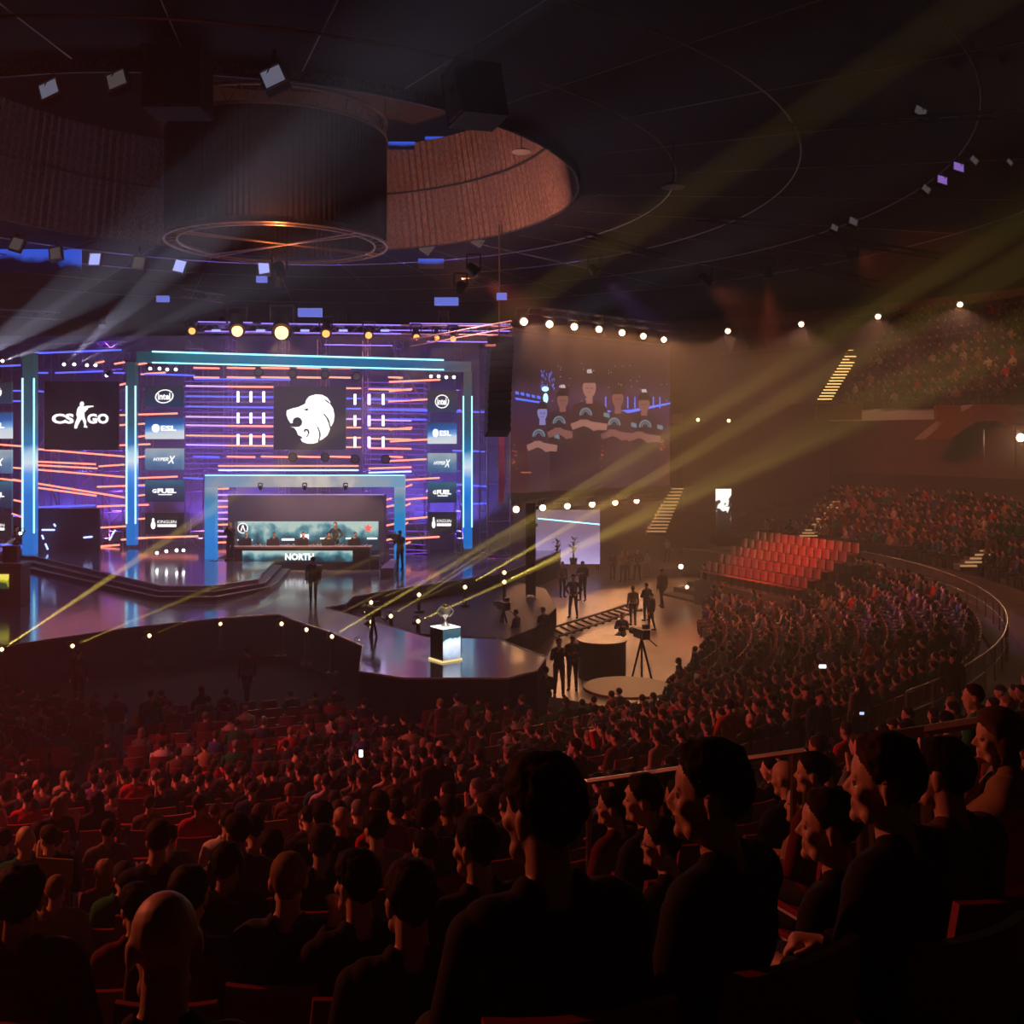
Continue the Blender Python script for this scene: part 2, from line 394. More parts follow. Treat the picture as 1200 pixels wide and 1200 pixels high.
    if hs == 'long' and out.get('hair'):
        hm = out['hair']; q = MB(); q.ell((0, -0.055, -0.03), (0.085, 0.045, 0.17), nu=12, nv=8)
        q2 = [(Vector(N) + M @ Vector(v)) for v in q.v]; nv = len(hm.vertices)
        allv = [tuple(v.co) for v in hm.vertices] + [tuple(v) for v in q2]; allf = [tuple(p.vertices) for p in hm.polygons] + [tuple(i + nv for i in f) for f in q.f]
        hm = bpy.data.meshes.new('hair'); hm.from_pydata(allv, [], allf); hm.polygons.foreach_set('use_smooth', [True] * len(allf)); out['hair'] = hm
    me2 = body; me2.name = 'person_body'
    out['body'] = me2; out['N'] = N; out['M'] = M
    return out
SKIN = [pmat('skin_%s' % a, c, 0.55, 0, 0.08, 20) for a, c in (('fair', (0.62, 0.38, 0.27)), ('light', (0.52, 0.3, 0.21)), ('tan', (0.4, 0.22, 0.14)))]
EYE = pmat('eye_grey_brown', (0.16, 0.13, 0.12), 0.2); LIP = pmat('lip', (0.42, 0.17, 0.14), 0.5)  # eye is one dark grey-brown, no iris
HAIRC = {'black': (0.012, 0.01, 0.009), 'dark brown': (0.03, 0.018, 0.012), 'brown': (0.07, 0.04, 0.022), 'fair': (0.3, 0.19, 0.09), 'grey': (0.2, 0.19, 0.18)}
HAIRM = {k: pmat('hair_' + k.replace(' ', '_'), c, 0.75, 0, 0.3, 60, 0.12) for k, c in HAIRC.items()}
CLOTHC = {'black': (0.012, 0.012, 0.014), 'charcoal': (0.04, 0.04, 0.045), 'grey': (0.16, 0.15, 0.15), 'navy': (0.02, 0.03, 0.08), 'teal': (0.01, 0.13, 0.12),
          'red': (0.5, 0.012, 0.02), 'brown': (0.11, 0.055, 0.03), 'tan': (0.36, 0.24, 0.14), 'white': (0.6, 0.57, 0.54), 'maroon': (0.14, 0.015, 0.02), 'green': (0.01, 0.16, 0.06), 'blue': (0.05, 0.09, 0.3), 'purple': (0.17, 0.07, 0.26)}
CLOTH = {k: pmat('cloth_' + k, c, 0.85, 0, 0.2, 25, 0.2) for k, c in CLOTHC.items()}
def body_mats(me, skin):
    if not me.materials:
        for m in (skin, EYE, LIP): me.materials.append(m)
def link_person(parts, loc, yaw, scale, skin, hairm, top, legs, label, group=None, topname='shirt', hairname='hair', name='person'):
    b = parts['body']
    if not b.materials: body_mats(b, SKIN[0])
    o = bpy.data.objects.new(name, b); COL.objects.link(o)
    o.material_slots[0].link = 'OBJECT'; o.material_slots[0].material = skin
    o.location = loc; o.rotation_euler = (0, 0, yaw); o.scale = (scale,) * 3
    tag(o, label, 'person', group)
    for key, nm, mat in (('hair', hairname, hairm), ('shirt', topname, top), ('trousers', 'trousers', legs), ('shoes', 'shoes', CLOTH['black'])):
        m = parts.get(key)
        if m is None: continue
        if not m.materials: m.materials.append(mat)
        c = bpy.data.objects.new(nm, m); COL.objects.link(c); c.parent = o
        c.material_slots[0].link = 'OBJECT'; c.material_slots[0].material = mat
    return o
# ------------------------------------------------------------------ camera, world, haze
cam = bpy.data.cameras.new('camera'); camo = bpy.data.objects.new('camera', cam); COL.objects.link(camo)
camo.location = (0, 0, CAMZ); camo.rotation_euler = (R(90), 0, 0)
cam.lens = 36; cam.sensor_width = 36; cam.shift_y = -85.0 / 1200; cam.clip_end = 400; cam.clip_start = 0.05
scn.camera = camo
scn.view_settings.view_transform = 'Standard'; scn.view_settings.look = 'None'; scn.view_settings.gamma = 1
scn.view_settings.exposure = 0.0; scn.view_settings.use_curve_mapping = False
w = bpy.data.worlds.new('hall_air'); scn.world = w; w.use_nodes = True
w.node_tree.nodes['Background'].inputs[0].default_value = (0, 0, 0, 1)
sc_ = w.node_tree.nodes.new('ShaderNodeVolumeScatter'); sc_.inputs['Density'].default_value = HAZE
sc_.inputs['Anisotropy'].default_value = ANI
w.node_tree.links.new(sc_.outputs[0], w.node_tree.nodes['World Output'].inputs['Volume'])
scn.cycles.volume_bounces = 0; scn.cycles.max_bounces = 5; scn.cycles.diffuse_bounces = 2; scn.cycles.glossy_bounces = 3
scn.cycles.sample_clamp_indirect = 4.0; scn.cycles.use_denoising = True; scn.cycles.use_light_tree = True
scn.cycles.caustics_reflective = False; scn.cycles.caustics_refractive = False

# ------------------------------------------------------------------ arena shell
CX, CY = -11.0, 42.0
PR = [(0, 0.0), (21.5, 0.0), (25.7, 1.05), (29.8, 1.85), (38.9, 4.9), (41.6, 6.1), (42.2, 6.3), (60, 6.3)]
def prof(r):
    return float(np.interp(r, [a for a, b in PR], [b for a, b in PR]))
def rad(x, y): return math.hypot(x - CX, y - CY)
def pol(r, t, z): return (CX + r * math.cos(t), CY + r * math.sin(t), z)
CONC = pmat('dark_concrete', (0.10, 0.085, 0.075), 0.85, 0, 0.25, 1.2)
FLOORM = pmat('arena_floor', (0.38, 0.27, 0.2), 0.35, 0, 0.2, 0.8)
struct(MB().box((0, 42, -0.1), (140, 130, 0.2)).build('floor', FLOORM))
def ring_surface(name, rs, t0, t1, n, mat):
    """rs: list of (r, z) swept about the arena centre"""
    mb = MB(); vs = []; m = len(rs)
    for k in range(n + 1):
        t = t0 + (t1 - t0) * k / n
        vs += [pol(r, t, z) for r, z in rs]
    fs = [(k * m + j, (k + 1) * m + j, (k + 1) * m + j + 1, k * m + j + 1) for k in range(n) for j in range(m - 1)]
    mb.add(vs, fs); return struct(mb.build(name, mat, loc=(CX, CY, 0)))
steps = [(21.5, 0.0)]; r = 21.5
while r < 36.4:
    z = prof(r + 0.45) if not (28.3 <= r + 0.45 < 30.1) else prof(29.2)
    steps += [(r, z), (r + 0.9, z)]; r += 0.9
steps += [(38.9, 4.9), (41.6, 6.1), (42.2, 6.3), (45.0, 6.3)]
T0, T1 = R(-150), R(41)
ki = [i for i, q in enumerate(steps) if q[0] < 28.5][-1]
ring_surface('floor_terrace', steps[:ki + 1] + [(steps[ki][0], -.05)], T0, R(30), 140, CONC)
ring_surface('floor_terrace', [(steps[ki][0], 0)] + steps[ki:], T0, T1, 150, CONC)
struct(MB().prism([(-32, 14, 0), (5.5, 14, 0), (4.2, 29.5, 0), (1, 32, 0), (-8, 38, 0), (-32, 33, 0)], (0, 0, 0.012)).build('floor_shade_sheet', pmat('shade_sheet_dark', (.02, .014, .018), .95, 0, .2, 3, .1)))  # dark sheet added over the floor, its shade put into the colour
DARKWALL = pmat('dark_wall', (0.16, 0.12, 0.105), 0.8, 0, 0.2, 0.6)
ring_surface('wall_parapet', [(41.0, 0.0), (41.0, 9.2), (41.35, 9.2), (43.5, 10)], R(-40), R(75), 80, DARKWALL)
ups = []; r = 43.5; z = 10.0
while r < 53: ups += [(r, z), (r + 0.9, z)]; r += 0.9; z += 0.66
ring_surface('floor_upper_terrace', ups, R(-40), R(75), 80, CONC)
ring_surface('wall_outer', [(54.5, -0.1), (54.5, 30)], 0, 2 * PI, 96, DARKWALL)
# ceiling: dark panel ring with the drum opening, and the shaft above it
CEILZ, RH = 18.5, 13.8
CEILM = pmat('ceiling_dark', (0.014, 0.012, 0.015), 0.8, 0, 0.3, 0.5)
ring_surface('ceiling', [(RH, CEILZ + 0.5), (RH, CEILZ), (RH + 0.6, CEILZ), (54.5, CEILZ)], 0, 2 * PI, 96, CEILM)
m_, nt_, b_ = nt_mat('pleated_drape')
tc_ = nt_.nodes.new('ShaderNodeTexCoord'); wv = nt_.nodes.new('ShaderNodeTexNoise'); mp_ = nt_.nodes.new('ShaderNodeMapping')
mp_.inputs['Scale'].default_value = (6, 6, 0.12); nt_.links.new(tc_.outputs['Object'], mp_.inputs[0]); nt_.links.new(mp_.outputs[0], wv.inputs['Vector'])
cr_ = nt_.nodes.new('ShaderNodeValToRGB'); cr_.color_ramp.elements[0].color = (0.05, 0.035, 0.035, 1); cr_.color_ramp.elements[1].color = (0.42, 0.3, 0.28, 1)  # dark and light of the folds painted as vertical streaks
cr_.color_ramp.elements[0].position = 0.3; cr_.color_ramp.elements[1].position = 0.7
nt_.links.new(wv.outputs['Fac'], cr_.inputs[0]); nt_.links.new(cr_.outputs[0], b_.inputs['Base Color']); b_.inputs['Roughness'].default_value = 0.7
b_.inputs['Specular IOR Level'].default_value = 0.2
DRAPE = m_
def pleated(r0, r1, z0, z1, n, amp, bands=1):
    mb = MB(); vs = []; rows = bands + 1
    for k in range(n):
        t = 2 * PI * k / n; a = amp * (1 if k % 2 else -1) * (0.6 + 0.4 * math.sin(k * 0.37))
        for j in range(rows):
            f = j / bands; vs.append((( r0 + (r1 - r0) * f + a) * math.cos(t), (r0 + (r1 - r0) * f + a) * math.sin(t), z0 + (z1 - z0) * f))
    fs = [(k * rows + j, ((k + 1) % n) * rows + j, ((k + 1) % n) * rows + j + 1, k * rows + j + 1) for k in range(n) for j in range(bands)]
    return mb, vs, fs
mb, vs, fs = pleated(RH - 0.15, RH - 1.2, CEILZ - 0.3, 23.4, 420, 0.05)
mb.add([(x + CX, y + CY, z) for x, y, z in vs], fs)
dr = empty('drum_drape', (CX, CY, CEILZ), 'large round pleated brown drape lining the inside of the ceiling opening', 'drape')
mb.build('drape_cloth', DRAPE, dr)
MB().torus((CX, CY, 21.0), RH - 0.75, 0.05, 96, 5).build('seam_hoop', DARKSTEEL, dr)
MB().torus((CX, CY, CEILZ - 0.3), RH - 0.1, 0.06, 96, 6).build('rim_hoop', DARKSTEEL, dr)
ring_surface('wall_shaft', [(RH + 0.2, CEILZ + 0.4), (RH + 0.2, 27.0)], 0, 2 * PI, 72, DARKWALL)
struct(MB().cyl((CX, CY, 27.0), (CX, CY, 27.2), RH + 0.4, n=48).build('ceiling_shaft_top', CEILM))
# hanging round curtain
HX, HY, HZ, HR = -9.6, 42.0, 16.0, 4.4
hc = empty('hanging_curtain', (HX, HY, HZ), 'tall cylindrical dark curtain hanging on a round truss above the stage', 'curtain')
mb, vs, fs = pleated(HR, HR, HZ + 0.25, 20.4, 260, 0.035)
mb.add([(x + HX, y + HY, z) for x, y, z in vs], fs); DARKDRAPE = pmat('dark_drape', (0.12, 0.085, 0.1), 0.85, 0, 0.35, 3)
mb.build('curtain_cloth', DARKDRAPE, hc)
COPPER = pmat('copper_lit_steel', (0.6, 0.42, 0.32), 0.35, 0.7)
mb = MB(); mb.torus((HX, HY, HZ), HR + 0.05, 0.06, 64, 6); mb.torus((HX, HY, HZ), HR - 0.45, 0.05, 64, 6)
for k in range(40):
    t = 2 * PI * k / 40; u = t + 2 * PI / 80
    mb.cyl((HX + (HR + .05) * math.cos(t), HY + (HR + .05) * math.sin(t), HZ), (HX + (HR - .45) * math.cos(u), HY + (HR - .45) * math.sin(u), HZ), 0.02, n=4)
mb.build('bottom_ring', COPPER, hc)
mb = MB()
for a_ in (0.5, 0.62, 2.45, 2.57):
    mb.cyl((HX + HR * math.cos(a_), HY + HR * math.sin(a_), HZ), (HX - HR * math.cos(a_ + .1), HY - HR * math.sin(a_ + .1), HZ), 0.035, n=5)
mb.build('cross_bar', COPPER, hc)
mb = MB(); mb.torus((HX, HY, 20.4), HR, 0.07, 64, 6); mb.torus((HX, HY, 21.1), HR, 0.07, 64, 6)
for k in range(64):
    t = 2 * PI * k / 64; u = 2 * PI * (k + 1) / 64
    mb.cyl((HX + HR * math.cos(t), HY + HR * math.sin(t), 20.4 + .7 * (k % 2)), (HX + HR * math.cos(u), HY + HR * math.sin(u), 21.1 - .7 * (k % 2)), 0.025, n=4)
mb.build('top_truss', STEEL, hc)
for k in range(6): MB().cyl((HX + HR * math.cos(k * 1.047), HY + HR * math.sin(k * 1.047), 21.1), (HX + HR * math.cos(k * 1.047), HY + HR * math.sin(k * 1.047), 27), .02, n=4).build('hanging_cable', DARKSTEEL, hc)
# catwalk rings and radial rails under the ceiling
cw = empty('ceiling_catwalk', (CX, CY, CEILZ - 0.6), 'thin steel rail grid of rings and spokes under the dark ceiling', 'catwalk')
for rr in (17.5, 22.0, 27.5, 34.0): MB().torus((CX, CY, CEILZ - 0.35), rr, 0.035, 120, 4).build('ring_rail', STEEL, cw)
for k in range(30):
    t = 2 * PI * k / 30 + 0.05
    MB().cyl(pol(14.6, t, CEILZ - 0.3), pol(34, t, CEILZ - 0.3), 0.025, n=4).build('spoke_rail', STEEL, cw)

# ------------------------------------------------------------------ fixtures
LAMPG = {}
def floodlight(px, py, Y, size, tilt=0.0, roll=0.0, label='', glow=None, group=None, hang=True):
    """square flood: housing, glass face, bracket; faces the camera side and down"""
    c = P(px, py, Y); s = size / F * Y
    t = empty('floodlight', (c.x, c.y, c.z), label, 'floodlight', group)
    rot = (Matrix.Rotation(roll, 3, 'Y') @ Matrix.Rotation(tilt, 3, 'X'))
    MB().box(c, (s, s * 0.35, s * 1.15), rot).build('housing', RUBBER, t)
    mb = MB()
    for a in (-1, 1):
        mb.box(c + rot @ Vector((a * s * 0.46, -s * 0.2, 0)), (s * 0.07, s * 0.07, s * 1.12), rot)
        mb.box(c + rot @ Vector((0, -s * 0.2, a * s * 0.54)), (s * 0.98, s * 0.07, s * 0.07), rot)
    mb.build('frame', GREY, t)
    MB().box(c + rot @ Vector((0, -s * 0.185, 0)), (s * 0.8, s * 0.02, s * 0.95), rot).build('glass', glow or GLASSM, t)
    if hang:
        mb = MB(); mb.cyl(c + rot @ Vector((-s * .6, 0, 0)), c + Vector((0, 0, s * 0.95)), s * .03, n=4); mb.cyl(c + rot @ Vector((s * .6, 0, 0)), c + Vector((0, 0, s * 0.95)), s * .03, n=4)
        mb.cyl(c + Vector((0, 0, s * .9)), c + Vector((0, 0, s * 1.3)), s * 0.06, n=5)
        mb.cyl(c + rot @ Vector((-s * .6, 0, 0)), c + rot @ Vector((s * .6, 0, 0)), s * .03, n=4)
        mb.build('bracket', DARKSTEEL, t)
    return t
def lamp_can(px, py, Y, dpx, target, col, watts, ang, strength, label, group=None, name='stage_lamp', cat='lamp', body=True, bulb=None, g=None, spotr=0.06):
    """a lamp: body, yoke, glowing lens and the real light it throws"""
    c = P(px, py, Y); rr = dpx / 2 / F * Y; tg_ = Vector(target)
    d = (tg_ - c).normalized()
    t = empty(name, (c.x, c.y, c.z), label, cat, group)
    em = bulb or emat('%s_glow_%s' % (name, '_'.join('%d' % (q * 10) for q in col)), col, strength)
    mb = MB(); mb.ell(c, rr, nu=12, nv=8); mb.build('lens', em, t, smooth=True)
    if body:
        mb = MB(); mb.cyl(c - d * rr * 0.3, c - d * rr * 4, rr * 1.5, rr * 0.9, n=12); mb.build('housing', RUBBER, t)
        sd = d.cross(Vector((0, 0, 1))).normalized()
        mb = MB(); q = c - d * rr * 2
        for a in (-1, 1): mb.cyl(q + sd * a * rr * 1.7, q + sd * a * rr * 1.7 + Vector((0, 0, rr * 3)), rr * 0.2, n=4)
        mb.cyl(q + sd * -rr * 1.7 + Vector((0, 0, rr * 3)), q + sd * rr * 1.7 + Vector((0, 0, rr * 3)), rr * 0.25, n=4)
        mb.build('yoke', DARKSTEEL, t)
    if watts: spot('spot_source', c + d * rr * 1.3, tg_, watts, col, ang, 0.25, spotr)
    return t
# ------------------------------------------------------------------ stage deck
SZ = 1.5
m_, nt_, b_ = nt_mat('gloss_deck')
tc_ = nt_.nodes.new('ShaderNodeTexCoord'); nz_ = nt_.nodes.new('ShaderNodeTexNoise'); nz_.inputs['Scale'].default_value = 1.5; nz_.inputs['Detail'].default_value = 5
nt_.links.new(tc_.outputs['Object'], nz_.inputs['Vector'])
mr_ = nt_.nodes.new('ShaderNodeMapRange'); mr_.inputs['To Min'].default_value = 0.06; mr_.inputs['To Max'].default_value = 0.2
nt_.links.new(nz_.outputs['Fac'], mr_.inputs['Value']); nt_.links.new(mr_.outputs[0], b_.inputs['Roughness'])
b_.inputs['Base Color'].default_value = (0.035, 0.03, 0.04, 1); b_.inputs['Specular IOR Level'].default_value = 1.0
b_.inputs['Metallic'].default_value = 0.45; b_.inputs['Base Color'].default_value = (0.28, 0.27, 0.3, 1)
DECK = m_
SKIRT = pmat('black_skirt', (0.012, 0.01, 0.012), 0.9, spec=0.1)
EDGE = pmat('step_nosing', (0.5, 0.42, 0.42), 0.4, 0.2)
MATTE = pmat('matte_deck', (0.02, 0.018, 0.022), 0.6, spec=0.2)
def deck(name, pxs, z, zb, label, cat='stage', edge=False, far=None):
    """slab whose top outline is given by pixels on level z; sides go down to zb"""
    pts = [FP(x, y, z) if not isinstance(x, Vector) else x for x, y in pxs]
    if far: pts += far
    t = empty(name, (sum(p.x for p in pts) / len(pts), sum(p.y for p in pts) / len(pts), zb), label, cat)
    MB().prism([(p.x, p.y, z - 0.04) for p in pts], (0, 0, 0.04)).build('deck_top', DECK if z > 1.4 else MATTE, t)
    MB().prism([(p.x, p.y, zb) for p in pts], (0, 0, z - zb - 0.045)).build('skirt', SKIRT, t)
    if edge:
        mb = MB()
        for a, b in zip(pts[:-1], pts[1:]): mb.cyl((a.x, a.y, z), (b.x, b.y, z), 0.025, n=5)
        mb.build('edge_trim', EDGE, t)
    return t
far = [Vector((3.0, 60.5, SZ)), Vector((-40, 60.5, SZ)), Vector((-40, 30.5, SZ))]
deck('main_stage', [(0, 758), (150, 736), (265, 724), (327, 720), (345, 727), (388, 741), (425, 757), (421, 787), (474, 795), (596, 795), (629, 786), (640, 770), (582, 748), (500, 746), (382, 712), (405, 708), (414, 699), (470, 690), (590, 672)],
     SZ, 0.0, 'wide glossy black stage floor with a catwalk out to the trophy podium', edge=True, far=far)
# raised platform on the left with three steps
def off_poly(k): return [(40 - 9 * k, 652 + 5.5 * k), (190 - 3 * k, 687 + 6.2 * k), (248 + 3 * k, 687 + 6.2 * k), (303 + 7 * k, 679 + 4.2 * k), (307 + 10 * k, 672 + 4.5 * k)]
for k, (z, nm) in enumerate(((2.01, 'top'), (1.84, 'middle'), (1.67, 'lowest'))):
    pts = [FP(x, y, z) for x, y in off_poly(k)]
    pts += [Vector((pts[-1].x - 0.5, 50.3, z)), Vector((-14.9, 50.3, z)), Vector((-14.9, 60, z)), Vector((-34, 60, z)), Vector((-34, pts[0].y + 3, z))]
    t = empty('stage_step', (-20, 46, SZ), '%s of the three dark steps around the raised left part of the stage' % nm, 'step')
    MB().prism([(p.x, p.y, SZ + 0.001) for p in pts], (0, 0, z - SZ - 0.001)).build('step_slab', DECK if k == 0 else pmat('step_black', (0.03, 0.025, 0.03), 0.4), t)
    mb = MB()
    for a, b in zip(pts[:4], pts[1:5]): mb.cyl((a.x, a.y, z), (b.x, b.y, z), 0.03, n=5)
    mb.build('edge_trim', EDGE, t)
# low floor apron in front of the stage, and the dark platform right of it
deck('apron_platform', [(0, 788), (150, 764), (300, 745), (325, 744), (420, 772)], 0.35, 0.0, 'low black apron platform along the foot of the stage', 'platform', far=[FP(420, 745, .35), FP(265, 724, .35), FP(0, 756, .35)])
deck('side_platform', [(388, 716), (470, 740), (585, 752), (628, 735), (652, 712), (640, 690), (600, 680)], 0.9, 0.0, 'dark low platform behind the trophy podium carrying floor lamps', 'platform', far=[FP(470, 697, .9), FP(420, 706, .9)])

# ------------------------------------------------------------------ stage back wall
YB = 57.0
BACKM = pmat('stage_scrim', (0.4, 0.35, 0.45), 0.8, 0, 0.3, 0.8)
sb = MB().box(((-34 + 0) / 2, 60.3, 7.6), (36, 0.1, 13)).build('stage_backdrop', BACKM)
tag(sb, 'dark backdrop cloth behind the scaffold and light bars of the stage', 'backdrop')
ORANGE = emat('bar_orange', (1.0, 0.27, 0.17), 2.2); BLUE = emat('bar_blue', (0.10, 0.13, 1.0), 1.6); VIOLET = emat('bar_violet', (0.45, 0.25, 1.0), 2.2)
LILAC = emat('tube_lilac', (0.62, 0.5, 1.0), 9.0); PALE = emat('bar_pale', (0.4, 0.5, 1.0), 2.6); PURP = emat('bar_dim_purple', (0.25, 0.09, 0.8), 0.8)
bars = []
for y, c in ((431, 'O'), (442, 'O'), (453, 'O'), (465, 'B'), (477, 'B'), (489, 'V'), (499, 'O'), (511, 'O'), (522, 'O'), (535, 'O'), (546, 'O'), (551, 'P')):
    if y in (431, 442, 535):
        for a, b in ((227, 257), (266, 299), (306, 339), (348, 376), (385, 411), (455, 472)): bars.append((a, y, b, y + 0.7, c if a > 256 or y < 450 else 'B'))
    elif y in (546, 551): bars.append((256, y, 420, y, c)); bars.append((432, y + 3, 482, y + 1.5, c))
    else:
        bars.append((218, y - 0.8, 266, y, 'V' if c == 'O' and y != 511 else c)); bars.append((266, y, 320, y + 0.5, c))
        bars.append((406, y + 2, 423, y + 2, c)); bars.append((432, y + 3, 482, y + 4, c))
for y, x1, x2 in ((469, 455, 503), (446, 456, 516), (457, 456, 483), (502, 456, 483), (516, 457, 501), (539, 453, 500), (561, 475, 515), (569, 475, 483), (584, 475, 503), (591, 475, 481), (607, 475, 501), (613, 475, 478), (630, 475, 515), (636, 475, 481), (593, 450, 462), (615, 450, 462), (585, 450, 459), (632, 450, 462)):
    bars.append((x1, y + 1.5, x2, y - 1, 'O'))
for y, a, b in ((424, 113, 122), (425, 134, 146), (426, 158, 172), (437, 165, 194), (450, 139, 147), (485, 140, 208), (497, 136, 170), (511, 158, 172), (521, 120, 176), (535, 155, 172), (545, 116, 146), (559, 158, 208), (569, 114, 173), (580, 157, 173), (592, 114, 174), (607, 157, 190), (617, 114, 152), (631, 142, 172), (639, 115, 140), (646, 116, 138), (653, 115, 150), (629, 160, 232)):
    bars.append((a, y + 1.5, b, y - 0.5, 'O'))
for (a, y1, b, y2) in ((40, 526, 146, 535), (44, 541, 112, 544), (40, 550, 146, 559), (15, 562, 146, 583), (40, 571, 113, 581), (42, 545, 114, 549), (0, 521, 26, 523), (15, 548, 26, 549), (0, 561, 26, 564), (16, 586, 26, 588), (14, 602, 26, 606)):
    bars.append((a, y1, b, y2, 'O'))
for (a, y1, b, y2) in ((0, 429, 24, 428), (41, 437, 56, 437), (65, 437, 121, 435), (133, 437, 146, 437), (13, 458, 25, 458), (41, 458, 51, 459), (40, 414, 142, 410), (165, 438, 228, 440), (14, 470, 24, 470), (27, 595, 112, 592), (0, 606, 26, 604), (0, 638, 26, 640), (158, 570, 210, 569), (228, 444, 340, 445), (215, 560, 238, 561), (456, 480, 500, 480), (456, 491, 500, 492), (482, 481, 568, 483), (530, 528, 568, 529), (535, 568, 570, 570), (540, 591, 570, 590)):
    bars.append((a, y1, b, y2, 'B'))
for y in range(566, 652, 7): bars.append((456, y, 500, y + rnd.uniform(-3, 3), 'D')); bars.append((252, y, 268, y + rnd.uniform(-.6, .6), 'V' if y % 3 else 'O'))
for y in range(447, 560, 6): bars.append((216, y, 320, y + 0.4, 'D')); bars.append((426, y + 1, 500, y + 2, 'D'))
for y in range(602, 652, 6): bars.append((44, y + 2, 112, y, 'D'))
BC = {'O': (ORANGE, 'orange'), 'B': (BLUE, 'blue'), 'V': (VIOLET, 'violet'), 'P': (PALE, 'pale blue'), 'D': (PURP, 'dim purple')}
def zone(x, y):
    if x < 40: return 'at the left edge of the stage'
    if x < 148: return 'between the two left pillars'
    if x < 215: return 'beside the left column of sponsor screens'
    if x < 300: return 'left of the lion screen' if y < 556 else 'left of the team booth'
    if x < 430: return 'above and below the lion screen'
    return 'right of the lion screen' if y < 556 else 'right of the team booth'
seen_b = set()
for (a, y1, b, y2, c) in bars:
    if abs(b - a) < 2: continue
    m, nm = BC[c]; th = 0.055 if c != 'D' else 0.03
    zn = zone((a + b) / 2, y1); Y = YB + (0.8 if c == 'D' else 0)
    o = MB().cyl(P(a, y1, Y), P(b, y2, Y), th, n=6).build('light_bar', m)
    tag(o, '%s glowing horizontal light bar %s' % (nm, zn), 'light bar', 'horizontal light bars %s, %s' % (zn, nm))
for x in (279, 294, 309, 416, 432.5, 449):
    for y in (459, 484, 509):
        c = 465 if x > 400 else 465
        dy = 0 if x < 400 else 3
        o = MB().cyl(P(x, y + dy - 0 , YB - .4), P(x, y + dy + 12, YB - .4), 0.07, n=6).build('light_tube', LILAC)
        tag(o, 'short upright lilac light tube %s the lion screen' % ('left of' if x < 400 else 'right of'), 'light tube', 'upright tubes %s the lion screen' % ('left of' if x < 400 else 'right of'))
# scaffold towers
SCAF = pmat('scaffold_tube', (0.5, 0.4, 0.62), 0.35, 0.7)
def scaffold(x1, x2, ytop, ybot, Y, label, lift=20, d=1.0):
    a = P(x1, ytop, Y); b = P(x2, ybot, Y)
    t = empty('scaffold_tower', ((a.x + b.x) / 2, Y, b.z), label, 'scaffold')
    mb = MB()
    for x in (a.x, b.x):
        for y in (Y, Y + d): mb.cyl((x, y, b.z), (x, y, a.z), 0.035, n=5)
    z = b.z; dz = lift / F * Y; k = 0
    while z < a.z:
        for y in (Y, Y + d): mb.cyl((a.x, y, z), (b.x, y, z), 0.025, n=4)
        z2 = min(z + dz, a.z)
        mb.cyl((a.x if k % 2 else b.x, Y, z), (b.x if k % 2 else a.x, Y, z2), 0.02, n=4); z += dz; k += 1
    for x in (a.x, b.x):
        for zz in (b.z, a.z): mb.cyl((x, Y, zz), (x, Y + d, zz), 0.03, n=4)
    mb.build('tube_frame', SCAF, t)
sides = [(3, 14, 'at the left picture edge'), (42, 60, 'just right of the leftmost pillar'), (88, 112, 'behind the left part of the black game logo screen'), (120, 144, 'left of the second pillar'), (165, 172, 'behind the left sponsor screens'),
         (217, 238, 'right of the left sponsor screens'), (262, 272, 'left of the upright lilac tubes'), (326, 334, 'behind the lion screen left edge'), (372, 382, 'behind the lion screen right part'), (425, 431, 'right of the lion screen'),
         (462, 470, 'left of the right sponsor screens'), (497, 502, 'at the left edge of the right sponsor screens'), (533, 541, 'between right sponsor screens and right pillar'), (562, 571, 'right of the rightmost pillar')]
for (a, b, s) in sides: scaffold(a, b, 398 if a > 200 else 412, 648, YB + 0.9 + (0.0 if a < 560 else -1), 'tall thin scaffold tower %s' % s, 24)
scaffold(571, 598, 392, 655, 55.5, 'wide scaffold tower beside the hanging speaker array', 44, 2.0)
for (x1, y1, x2, y2) in ((42, 520, 70, 600), (466, 440, 500, 520), (455, 500, 490, 560), (60, 525, 90, 580), (478, 600, 500, 640), (90, 530, 130, 600), (455, 400, 500, 480), (560, 500, 600, 580)):
    o = MB().cyl(P(x1, y1, YB + .3), P(x2, y2, YB + .3), 0.045, n=5).build('diagonal_strut', SCAF)
    tag(o, 'long diagonal steel strut across the scaffold %s' % zone(x1, y1), 'strut', 'diagonal struts in the stage scaffold')

# ------------------------------------------------------------------ pillars, beam, portal
PILM = ramp_screen('pillar_screen', [(0.0, (0.0, 0.17, 0.62)), (0.3, (0.0, 0.2, 0.75)), (0.40, (0.08, 0.36, 0.95)), (0.46, (0.8, 0.88, 1.0)), (0.5, (0.5, 0.75, 1)), (0.55, (0.01, 0.2, 0.5)), (0.66, (0.02, 0.1, 0.17)), (1.0, (0.02, 0.05, 0.06))], 'z', 1.0, 1.2, 0.05)
EDGEL = emat('edge_cyan', (0.35, 0.85, 1.0), 2.2); FRAMEM = pmat('screen_frame', (0.03, 0.03, 0.035), 0.5)
def pillar(x1, x2, yt, yb, Y, label):
    a = P(x1, yt, Y); b = P(x2, yb, Y)
    t = empty('light_pillar', ((a.x + b.x) / 2, Y, b.z), label, 'pillar')
    MB().pbox(x1, yt, x2, yb, Y, 0.5).build('pillar_screen', PILM, t)
    for x, s in ((x1, -1), (x2, 1)): MB().pbox(x - .8, yt + 28, x + .8, yb - 25, Y - 0.06, 0.06).build('edge_light', EDGEL, t)
    MB().pbox(x1 - 1, yt - 1.5, x2 + 1, yt, Y, 0.55).build('cap', FRAMEM, t)
pillar(26, 39.5, 415, 650, 53.4, 'leftmost tall blue light pillar with white glow at mid height')
